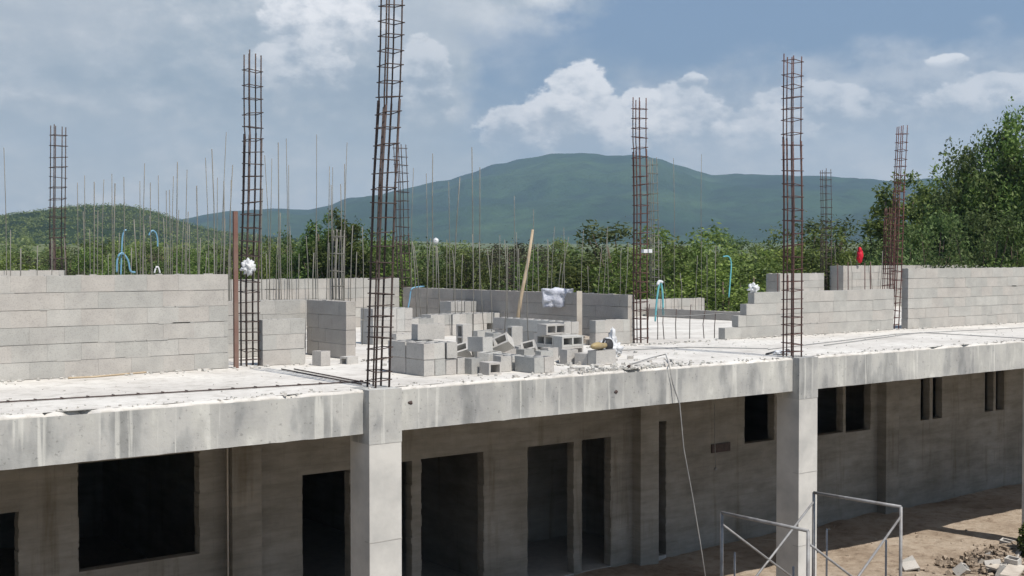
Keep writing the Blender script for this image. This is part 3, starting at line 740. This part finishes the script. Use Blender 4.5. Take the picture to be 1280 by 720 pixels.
lying('lying_bar', [(1030,432),(1150,416),(1290,424)], M['cable'], 'thin bar lying on the slab towards the right edge of view', 'steel bar', .007)
lying('lying_bar', [(958,443),(970,440),(986,438)], M['black'], 'short black strip lying left of the right front cage', 'strip', .018)
# wire looping on the slab and hanging down over the beam
pts = [onZ(790,455,.01), onZ(815,447,.03), onZ(832,443,.05), onZ(835,452,.012)]
e0 = onY(836, 458, YB-.03); pts = pts+[Vector((e0.x, YB-.035, .03)), onY(841, 480, YB-.03), onY(846, 505, YB-.05), onY(851, 560, YB-.03), onY(862, 620, YB+.0), onY(872, 680, YB+.0), onY(884, 760, YB+.0)]
pts[-5:] = [p+Vector((0,-.05,0)) for p in pts[-5:]]
b = pts[0].copy(); mb = MB(); mb.tube([p-b for p in pts], .008, 6); o = mb.build('hanging_wire', M['cable']); o.location = b
tag(o, 'grey wire looping on the slab and hanging down over the beam', 'wire')
mb = MB(); mb.tube([(0,0,0), (.01,0,-.5), (.03,0,-1.1)], .006, 5); mb.ball((.03,0,-1.12), .03); o = mb.build('dangling_wire', M['cable']); o.location = onY(893, 505, 14.6); tag(o, 'short thin cord hanging before the dark lower wall', 'wire')

# crumbs and chips of concrete on the slab and along its edge
mb = MB(); rr = random.Random(5)
def chip(x, y, z, s):
    M_ = Matrix.Translation((x, y, z)) @ Matrix.Rotation(rr.uniform(0, 6), 4, 'Z') @ Matrix.Rotation(rr.uniform(0, 3), 4, 'X')
    a = s*rr.uniform(.5, 1); b_ = s*rr.uniform(.4, .9); c = s*rr.uniform(.2, .6)
    mb.box((-a, -b_, -c), (a, b_, c), 0, M_)
for i in range(420): chip(rr.uniform(2, 30), YB+.03+abs(rr.gauss(0, .12)), .004, rr.uniform(.006, .02))
for i in range(150): chip(rr.gauss(10.6, .6), YB+.06+abs(rr.gauss(0, .18)), .012, rr.uniform(.01, .032))
for i in range(350): chip(rr.uniform(2, 28), rr.uniform(YB+.2, 14.5), .003, rr.uniform(.005, .015))
for i in range(420): chip(rr.gauss(10.2, .9), max(YB+.12, rr.gauss(13.2, .9)), .008, rr.uniform(.01, .05))
for i in range(500): chip(rr.uniform(3, 34), YW-abs(rr.gauss(0, .10))-.02, .006, rr.uniform(.008, .035))
tag(mb.build('concrete_rubble', M['rubble']), 'crumbs and chips of broken concrete scattered over the slab', 'rubble', kind='stuff')
for x, y in ((786,458),(513,503),(770,490)):
    p = onY(x, y, YB-.002); mb = MB(); mb.ball(p, (.03,.008,.02), 0, 8, 6, .6); bpart(mb, 'tie_hole', M['dark'])

# ------------------------------------------------------------------ scaffold in front of the right column
ZT = -1.72
A1, A2, B1, B2 = onZ(1017,616,ZT), onZ(1126,634,ZT), onZ(902,641,ZT), onZ(1010,664,ZT)
t = empty('scaffold_tower', (A1.x, A1.y, GZ), 0, 'bare metal scaffold frame standing in front of the right column', 'scaffold')
org = Vector((A1.x, A1.y, GZ))
def tb(name, a, b, r=.021): mb = MB(); mb.tube([a-org, b-org], r, 8); return mb.build(name, M['galv'], t)
g = lambda p: Vector((p.x, p.y, GZ+.02)); dz = lambda p, z: Vector((p.x, p.y, p.z-z))
for a, b in ((A1, A2), (B1, B2)):
    tb('post', a, g(a)); tb('post', b, g(b)); tb('top_rail', a, b); tb('cross_rail', dz(a, 1.2), dz(b, 1.2), .017)
    for f_, s_ in ((.16, .45), (.84, .45)):
        m_ = a.lerp(b, f_); tb('inner_post', dz(m_, s_), g(m_), .013)
for a, b in ((A1, B1), (A2, B2)):
    tb('cross_brace', dz(a, .12), dz(b, 1.35), .015); tb('cross_brace', dz(b, .14), dz(a, 1.35), .015)

# ------------------------------------------------------------------ debris on the ground at the right
k = 0
for (x, y, L_, W_, a, lb) in ((1262,703,1.1,.18,.25,'long pale board on top of the debris heap at the lower right'), (1258,708,.9,.2,.0,'pale board under the top one in the lower right debris heap'), (1266,715,1.0,.25,.4,'wide dusty board low in the lower right debris heap')):
    P0 = onZ(x, y, GZ+.1+.05*k); mb = MB(); mb.box((-L_/2,-W_/2,0), (L_/2,W_/2,.03)); o = mb.build('board', M['board']); o.location = P0; o.rotation_euler = (.05, .04, a); tag(o, lb, 'board'); k += 1
for i, (x, y) in enumerate(((1243,716),(1275,692),(1250,722),(1196,718),(1140,716),(1130,708))):
    P0 = onZ(x, y, GZ+.05); mb = block_mesh(.25, .15, .19, 1); o = mb.build('broken_block', M['rubble']); o.location = P0; o.rotation_euler = (R.uniform(.2, 1.2), R.uniform(0, .5), R.uniform(0, 3))
    tag(o, ('broken block at the left foot of the lower right debris heap', 'broken block behind the debris heap near the third column', 'broken block in front of the lower right debris heap', 'lone broken block on the dirt left of the debris heap', 'broken block on the dirt just right of the scaffold', 'broken block behind the right scaffold post')[i], 'broken block', 'broken blocks on the dirt')
DL = ['tilted block half buried high on the lower right debris heap', 'flat broken block low on the left side of the debris heap', 'broken block leaning on the boards of the debris heap', 'upturned broken block at the back of the debris heap', 'small broken block at the very bottom of the debris heap', 'broken block wedged under the pale boards', 'broken block at the right rim of the debris heap', 'low broken block between the debris heap and the third column']
for i, (x, y, z_) in enumerate(((1268,698,.16),(1236,706,.04),(1252,700,.1),(1262,690,.08),(1246,719,.04),(1266,712,.12),(1280,703,.1),(1278,690,.05))):
    P0 = onZ(x, y, GZ+z_); mb = block_mesh(R.uniform(.2,.38), .15, .19, 1); o = mb.build('broken_block', M['rubble']); o.location = P0; o.rotation_euler = (R.uniform(-1, 1.2), R.uniform(-.5, .6), R.uniform(0, 3))
    tag(o, DL[i], 'broken block', 'broken blocks on the dirt')
mb = MB()
for i in range(420):
    P0 = onZ(1262, 706, GZ); u_, v_ = rr.gauss(0, .8), rr.gauss(0, .35); chip(P0.x+u_, P0.y+v_, GZ+.07+.22*math.exp(-(u_*u_+v_*v_*4)), rr.uniform(.015, .07))
for i in range(150):
    P0 = onZ(rr.uniform(1020, 1330), rr.uniform(660, 760), GZ); chip(P0.x+rr.gauss(0,.3), P0.y+rr.gauss(0,.3), GZ+.075, rr.uniform(.008, .04))
tag(mb.build('stones', M['dirt']), 'small stones scattered on the dry dirt beside the building', 'stones', kind='stuff')

# ------------------------------------------------------------------ trees
def leafquad(mb, c, s, rr):
    u = Vector((rr.gauss(0,1), rr.gauss(0,1), rr.gauss(0,.6))).normalized()
    w = Vector((rr.gauss(0,.6), rr.gauss(0,.6), rr.gauss(0,1)+.6)).normalized()
    v = u.cross(w).normalized()*s*.42; u = u*s
    mb.add([c-u, c-v*.9+u*.1, c+u, c+v], [(0,1,2,3)])
def tree_mesh(seed, Hc, Rc, nclump, nleaf, ls, trunk=.4, style='round'):
    rr = random.Random(seed); tk = MB(); cr = MB()
    z0 = Hc*trunk
    main = [Vector((0,0,-.3)), Vector((rr.uniform(-.1,.1)*Hc*.3, rr.uniform(-.1,.1)*Hc*.3, z0)), Vector((rr.uniform(-.1,.1)*Hc*.5, rr.uniform(-.1,.1)*Hc*.5, Hc*.85))]
    tk.tube(main, [Hc*.022, Hc*.015, Hc*.004], 7)
    lobes = []
    for i in range(nclump):
        for _ in range(30):
            p = Vector((rr.uniform(-1,1), rr.uniform(-1,1), rr.uniform(-1,1)))
            if .25 < p.length < 1: break
        env = 1.0
        if style == 'round': env = 1-.25*max(0, p.z)
        elif style == 'spread': env = 1.15-.35*abs(p.z-.2)
        elif style == 'tall': env = .75-.3*p.z
        q = Vector((p.x*Rc*env, p.y*Rc*env, z0+(Hc-z0)*(.5+.5*p.z)*.97))
        r = Rc*rr.uniform(.12, .27)*(1-.25*max(0, p.z)); lobes.append((q, r))
        if i % 3 == 0: tk.tube([main[1].lerp(main[2], rr.uniform(-.3,.6)), main[1].lerp(q, .55)+Vector((0,0,.1*Hc*.2)), q], [Hc*.007, Hc*.005, Hc*.002], 5)
    for q, r in lobes:
        k = int(nleaf*(r/(Rc*.25))**2)
        for _ in range(k):
            d = Vector((rr.gauss(0,1), rr.gauss(0,1), rr.gauss(0,.8))).normalized()*r*(rr.random()**.45)
            leafquad(cr, q+d+Vector((rr.gauss(0,.1), rr.gauss(0,.1), rr.gauss(0,.1)))*r, ls*rr.uniform(.6, 1.3), rr)
        for _ in range(max(2, k//14)):       # stray sprigs
            d = Vector((rr.gauss(0,1), rr.gauss(0,1), rr.gauss(0,1)+.5)).normalized()*r*rr.uniform(1.0, 1.45)
            leafquad(cr, q+d, ls*rr.uniform(.6, 1.2), rr)
    return tk, cr
protos = {}
def proto_tree(kind, seed, *a, leaf='leafA', **k):
    tk, cr = tree_mesh(seed, *a, **k)
    t = empty('tree', (0,0,0)); tk.build('trunk', M['bark'], t); cr.build('crown', M[leaf], t)
    protos[kind] = [t, False, a[0]]
proto_tree('mid', 1, 6.0, 2.3, 60, 210, .085, leaf='leafA')
proto_tree('mid2', 2, 6.0, 2.6, 64, 200, .085, leaf='leafD', trunk=.3)
proto_tree('bright', 3, 5.5, 2.4, 60, 210, .085, leaf='leafB', trunk=.25)
proto_tree('olive', 4, 6.0, 3.0, 60, 210, .09, leaf='leafC', trunk=.2)
proto_tree('tall', 5, 8.0, 2.1, 90, 170, .115, leaf='leafA', style='tall', trunk=.25)
proto_tree('big', 6, 10.0, 3.9, 130, 300, .12, leaf='leafD', style='spread', trunk=.3)
proto_tree('big2', 8, 10.0, 3.6, 130, 300, .12, leaf='leafA', trunk=.22)
DESC = {'mid': 'mid green bushy tree', 'mid2': 'grey green rounded tree', 'bright': 'bright green leafy tree', 'olive': 'brownish olive tree', 'tall': 'slender upright tree', 'big': 'large spreading dark tree', 'big2': 'large dense leafy tree'}
TREES = [(8,318,60,'bright',1),(30,314,75,'mid2',1.1),(54,316,70,'olive',1),(80,310,80,'mid2',1.1),(100,306,90,'mid',1.1),(118,302,95,'mid2',1.1),(138,304,80,'bright',1),(155,300,90,'mid',1.1),(178,300,85,'mid',1),(197,304,80,'mid2',1.1),(214,306,85,'olive',1),(236,308,80,'mid',1.1),(256,310,75,'bright',1),(276,308,80,'mid2',1.1),(296,304,85,'mid',1),(314,304,80,'olive',1),
 (330,302,75,'mid',.8),(352,296,66,'bright',.7),(380,286,62,'mid',.7),(404,268,60,'tall',.9),(424,262,58,'tall',1),(446,274,60,'mid',.7),(470,290,62,'bright',.8),(486,298,66,'mid',.9),(504,302,64,'mid2',1),(524,300,68,'mid',1),(542,306,72,'olive',1),(560,306,66,'mid2',1),(582,308,62,'mid',1),
 (604,303,76,'olive',1.1),(634,300,74,'olive',1),(660,302,78,'olive',1.1),(686,306,62,'bright',1),(708,301,110,'mid2',1.3),(722,318,50,'bright',1.1),(744,306,54,'bright',1.1),(773,283,52,'mid2',1.25),(798,302,46,'bright',1.0),(818,306,56,'mid',.9),
 (838,300,50,'bright',.9),(868,279,58,'mid',1.35),(892,292,62,'mid2',.9),(904,330,44,'bright',1.2),(930,300,72,'mid2',1.0),(944,326,46,'bright',1.2),(958,300,74,'mid',1.0),(984,308,60,'bright',1.0),(1006,282,60,'mid',1.1),(1036,276,62,'mid2',1.15),(1060,302,70,'mid',.9),(1078,308,58,'bright',.9),(1098,298,62,'mid2',.8),
 (1120,218,52,'tall',1),(1148,216,50,'tall',.85),(1138,284,42,'mid2',.7),(1172,268,40,'mid2',.6),(1196,262,44,'mid',.7),(1208,186,46,'tall',.8),(1226,196,45,'mid',.75),(1242,150,44,'big',.50),(1180,236,48,'mid',.8),(1276,138,43,'big2',.6),(1318,146,42,'big',.62),(1236,266,36,'mid2',.6),(1272,280,36,'mid2',.6),(1310,270,35,'mid',.7),(1365,150,40,'big2',.7),(-25,322,66,'mid',.8),(-70,318,66,'mid2',.8),(1410,160,42,'big',.8)]
TREES.sort()
for i, (px, yt, D, kd, wf) in enumerate(TREES):
    P0 = onD(px, 324, D); T0 = onD(px, yt, D); H = T0.z-GZ+.15
    pr = protos[kd]
    if not pr[1]: t = pr[0]; pr[1] = True
    else: t = copy_tree(pr[0])
    s = H/pr[2]; w = s*wf*R.uniform(.94, 1.1)
    t.location = (P0.x, P0.y, GZ); t.scale = (w, w, s); t.rotation_euler = (0, 0, R.uniform(0, 6.28))
    od, lm = landmark(px, 'tree'+kd)
    tag(t, '%s %s beyond the building, right of the %s' % (od, DESC[kd], lm), 'tree', 'trees beyond the building')
# low undergrowth behind the building (one uncountable mass)
mb = MB(); rr = random.Random(21)
for i in range(420):
    D = rr.uniform(33, 60); px = rr.uniform(-60, 1340); P0 = onD(px, 324, D)
    top = rr.uniform(-2.4, -.2) if px > 560 else rr.uniform(-1.8, .4)
    r = rr.uniform(.7, 1.6)
    for _ in range(260):
        d = Vector((rr.gauss(0,1), rr.gauss(0,1), rr.gauss(0,1))).normalized()*r*rr.random()**.4
        z = top-r*.6+d.z
        leafquad(mb, Vector((P0.x+d.x*1.3, P0.y+d.y*1.3, max(GZ, z))), .09*rr.uniform(.6, 1.3), rr)
tag(mb.build('undergrowth', M['leafB']), 'dense low green undergrowth behind the building', 'undergrowth', kind='stuff')
# far scrub on the fields
mb = MB(); rr = random.Random(31)
for i in range(700):
    D = rr.uniform(95, 480); px = rr.uniform(-120, 1400); P0 = onD(px, 324, D); az = atan2(P0.x, P0.y)
    z = gh(az, math.hypot(P0.x, P0.y)); r = rr.uniform(1.2, 3.2)
    for _ in range(34):
        d = Vector((rr.gauss(0,1), rr.gauss(0,1), rr.gauss(0,.7))).normalized()*r*rr.random()**.4
        leafquad(mb, Vector((P0.x+d.x, P0.y+d.y, z+r*.7+d.z)), .7*rr.uniform(.6, 1.3), rr)
for i in range(2600):
    px = rr.uniform(-120, 330); az = px_az(px); rd = rr.uniform(560, 840); x_, y_ = sin(az)*rd, cos(az)*rd; z = hh(az, rd); r = rr.uniform(1.2, 2.6)
    for _ in range(14):
        d = Vector((rr.gauss(0,1), rr.gauss(0,1), rr.gauss(0,.7))).normalized()*r*rr.random()**.4
        leafquad(mb, Vector((x_+d.x, y_+d.y, z+r*.15+d.z)), .62*rr.uniform(.6, 1.3), rr)
tag(mb.build('scrub', M['leafD']), 'far scattered scrub and small trees on the fields below the hills', 'scrub', kind='stuff')
# shrub at the lower right corner
P0 = onZ(1292, 712, GZ); mb = MB(); rr = random.Random(3)
for i in range(1500):
    d = Vector((rr.gauss(0,1), rr.gauss(0,1), rr.gauss(0,1))).normalized()*.42*rr.random()**.5
    leafquad(mb, Vector((d.x*.6, d.y*.6, .42+d.z)), .06, rr)
t = empty('shrub', P0, 0, 'dark green shrub at the lower right corner beside the third column', 'shrub'); mb.build('foliage', M['leafA'], t)
mb = MB(); mb.tube([(0,0,-.05), (.02,0,.5)], [.02,.01], 6); mb.build('stem', M['bark'], t)

# ------------------------------------------------------------------ haze
HZ = MB(); HZ.box((-6600, -7300, -14), (6600, 5300, 520)); h = HZ.build('haze', mat('haze_air', lambda nt, b: None)); h.rotation_euler = (0, 0, -TH)
nt = h.data.materials[0].node_tree
for n_ in list(nt.nodes):
    if n_.type == 'BSDF_PRINCIPLED': nt.nodes.remove(n_)
pv = N(nt, 'ShaderNodeVolumePrincipled'); pv.inputs['Color'].default_value = (.50,.72,.92,1); pv.inputs['Density'].default_value = 2.4e-4; pv.inputs['Anisotropy'].default_value = .2
L(nt, pv.outputs[0], nt.nodes['Material Output'].inputs['Volume'])
tag(h, 'thin bluish air haze between the building and the mountain', 'haze', kind='stuff')

# ------------------------------------------------------------------ light
S = Vector((.07, -1.0, 1.54)).normalized()
el = math.asin(S.z); azs = atan2(S.x, S.y)
ld = bpy.data.lights.new('sun', 'SUN'); ld.energy = 5.0; ld.angle = radians(.53); ld.color = (1, .945, .87)
lo = bpy.data.objects.new('sun', ld); col.objects.link(lo); lo.rotation_euler = (-S).to_track_quat('-Z', 'Y').to_euler()
W = bpy.data.worlds.new('World'); sc.world = W; W.use_nodes = True; nt = W.node_tree
bg = nt.nodes['Background']; out = nt.nodes['World Output']
st = N(nt, 'ShaderNodeTexSky', sky_type='NISHITA'); st.sun_disc = False; st.sun_elevation = el; st.sun_rotation = azs; st.dust_density = 1.5; st.ozone_density = 2.0; st.air_density = 1.0
tc = N(nt, 'ShaderNodeTexCoord').outputs['Generated']
nrm = N(nt, 'ShaderNodeVectorMath', operation='NORMALIZE'); L(nt, tc, nrm.inputs[0]); V = nrm.outputs[0]
sp = N(nt, 'ShaderNodeSeparateXYZ'); L(nt, V, sp.inputs[0])
az = math_(nt, 'ARCTAN2', sp.outputs['X'], sp.outputs['Y']); elv = math_(nt, 'ARCSINE', sp.outputs['Z'])
def angs(x, y):
    r = ray(x, y); return atan2(r.x, r.y), atan2(r.z, math.hypot(r.x, r.y))
vn = vec(nt, (1, 1, 1.7), 'Generated')
def shifted(dz, dx=0):
    a_ = N(nt, 'ShaderNodeVectorMath', operation='ADD'); L(nt, vn, a_.inputs[0]); a_.inputs[1].default_value = (dx, -dx, dz); return a_.outputs[0]
n1 = math_(nt, 'SUBTRACT', nz(nt, vn, 8, 10, .60), .5); n2 = math_(nt, 'SUBTRACT', nz(nt, vn, 24, 9, .62), .5); n4 = math_(nt, 'SUBTRACT', nz(nt, vn, 70, 6, .6), .5)
r1 = math_(nt, 'SUBTRACT', nz(nt, vn, 11, 10, .62), nz(nt, shifted(.022, .012), 11, 10, .62))
r2 = math_(nt, 'SUBTRACT', nz(nt, vn, 30, 8, .6), nz(nt, shifted(.009, .005), 30, 8, .6))
relief = math_(nt, 'ADD', math_(nt, 'MULTIPLY', r1, 2.3), math_(nt, 'MULTIPLY', r2, 1.3))
def sstep(v, a, b, o0=0, o1=1):
    mr = N(nt, 'ShaderNodeMapRange', interpolation_type='SMOOTHSTEP'); L(nt, v, mr.inputs[0])
    for k_, q_ in enumerate((a, b, o0, o1)): mr.inputs[k_+1].default_value = q_
    return mr.outputs[0]
def blobfac(cx, cy, rx, ry, warp=1.3, soft=.5, w2=.4, w4=.0):
    a, e = angs(cx, cy); ra = rx/FPX; re = ry/FPX
    dx = math_(nt, 'DIVIDE', math_(nt, 'SUBTRACT', az, a), ra); dy = math_(nt, 'DIVIDE', math_(nt, 'SUBTRACT', elv, e), re)
    d = math_(nt, 'SQRT', math_(nt, 'ADD', math_(nt, 'MULTIPLY', dx, dx), math_(nt, 'MULTIPLY', dy, dy)))
    d = math_(nt, 'ADD', d, math_(nt, 'ADD', math_(nt, 'MULTIPLY', n1, warp), math_(nt, 'MULTIPLY', n2, w2)))
    if w4: d = math_(nt, 'ADD', d, math_(nt, 'MULTIPLY', n4, w4))
    return sstep(d, 1+soft/2, 1-soft/2), dy
def mx(*fs):
    r = fs[0]
    for f in fs[1:]: r = math_(nt, 'MAXIMUM', r, f)
    return r
skyc = N(nt, 'ShaderNodeVectorMath', operation='SCALE'); L(nt, st.outputs[0], skyc.inputs[0]); skyc.inputs['Scale'].default_value = .085
base = mix(nt, .6, skyc.outputs[0], (.20,.285,.45))
base = mix(nt, sstep(elv, .17, .01, 0, .75), base, (.47,.54,.63))
# broad broken cloud bank, upper left
f1, _ = blobfac(90, 60, 480, 190, 1.5, .8, .5); f2, _ = blobfac(600, -30, 170, 75, 1.5, .5, .7); f3, _ = blobfac(360, 90, 230, 120, 1.5, .6, .6); f5, _ = blobfac(500, 90, 110, 80, 1.4, .6, .7)
bank = mx(f1, f2, f3, f5)
dens = math_(nt, 'ADD', math_(nt, 'MULTIPLY', n1, 1.35), math_(nt, 'MULTIPLY', relief, .55))
tone = ramp(nt, math_(nt, 'ADD', dens, .5), [(.22, (.40,.45,.50)), (.40, (.47,.515,.555)), (.53, (.56,.59,.615)), (.70, (.72,.725,.73)), (.90, (.92,.91,.90))])
base = mix(nt, math_(nt, 'MULTIPLY', bank, .9), base, tone)
def glow(cx, cy, rx, ry, amt, c, warp=1.2, soft=1.0):
    global base
    f, _ = blobfac(cx, cy, rx, ry, warp, soft, .8); base = mix(nt, math_(nt, 'MULTIPLY', f, amt), base, c)
glow(40, 20, 150, 60, .45, (.62,.63,.65)); glow(60, 165, 130, 45, .30, (.52,.55,.58))
glow(180, 95, 170, 35, .40, (.38,.445,.505)); glow(230, 190, 330, 50, .45, (.52,.57,.61)); glow(560, 30, 130, 45, .5, (.62,.64,.67))
# haze veil lower right
f4, _ = blobfac(1120, 150, 300, 85, 1.5, .6, .8); base = mix(nt, math_(nt, 'MULTIPLY', f4, .72), base, mix(nt, sstep(relief, -.35, .35), (.45,.49,.56), (.74,.74,.76)))
glow(1080, 195, 300, 40, .5, (.50,.55,.61))
def cumulus(cx, cy, rx, ry, amt=.8, warp=.7, bot=-.9, top=(1.08,1.05,1.04)):
    global base
    f, dy = blobfac(cx, cy, rx, ry, warp, .22, .9, .8)
    sh_ = sstep(math_(nt, 'ADD', dy, math_(nt, 'MULTIPLY', relief, 2.4)), bot, .9)
    c = mix(nt, sh_, (.46,.50,.56), top)
    lo_ = sstep(dy, -1.1, .1, .1, 1)
    base = mix(nt, math_(nt, 'MULTIPLY', math_(nt, 'MULTIPLY', f, lo_), amt), base, c)
cumulus(400, 20, 75, 60, .85, 1.1, -1.0); cumulus(375, 85, 60, 40, .5, 1.3, -.6); cumulus(530, 110, 40, 50, .45, 1.2, -.6)
cumulus(845, 155, 70, 42, .7); cumulus(745, 165, 85, 42, .85); cumulus(655, 165, 62, 34, .8); cumulus(722, 120, 42, 40, .97, .5, -1.2); cumulus(690, 138, 36, 30, .9, .5); cumulus(800, 128, 24, 20, .8, .5); cumulus(867, 104, 17, 13, .75, .5); cumulus(1184, 76, 26, 9, .8, .7); cumulus(1240, 125, 80, 30, .55, .9); cumulus(1030, 135, 90, 34, .5, 1.0); cumulus(960, 165, 60, 30, .5, .9)
mxs = N(nt, 'ShaderNodeMix', data_type='RGBA')
base = mix(nt, sstep(elv, .15, .0), base, mix(nt, 1.0, base, (1.95,1.75,1.55), 'MULTIPLY'))
L(nt, base, bg.inputs['Color']); bg.inputs['Strength'].default_value = 1.06
nt.nodes.remove(mxs)
W.cycles.sampling_method = 'MANUAL'; W.cycles.sample_map_resolution = 512

# ------------------------------------------------------------------ camera
cd = bpy.data.cameras.new('camera'); cd.sensor_width = 36; cd.lens = FPX/1280*36; cd.clip_end = 20000; cd.clip_start = .1
cam = bpy.data.objects.new('camera', cd); col.objects.link(cam); sc.camera = cam
fw = Vector((sin(TH)*cos(PIT), cos(TH)*cos(PIT), -sin(PIT))); up = Vector((sin(TH)*sin(PIT), cos(TH)*sin(PIT), cos(PIT))); rt = Vector((cos(TH), -sin(TH), 0))
m_ = Matrix((rt, up, -fw)).transposed() @ Matrix.Rotation(-ROLL, 3, 'Z')
cam.matrix_world = Matrix.Translation((0, 0, EYE)) @ m_.to_4x4()
sc.view_settings.view_transform = 'Standard'; sc.view_settings.look = 'None'; sc.view_settings.exposure = .18; sc.view_settings.gamma = 1
sc.cycles.volume_bounces = 0; sc.cycles.max_bounces = 6; sc.cycles.diffuse_bounces = 3; sc.cycles.transmission_bounces = 3
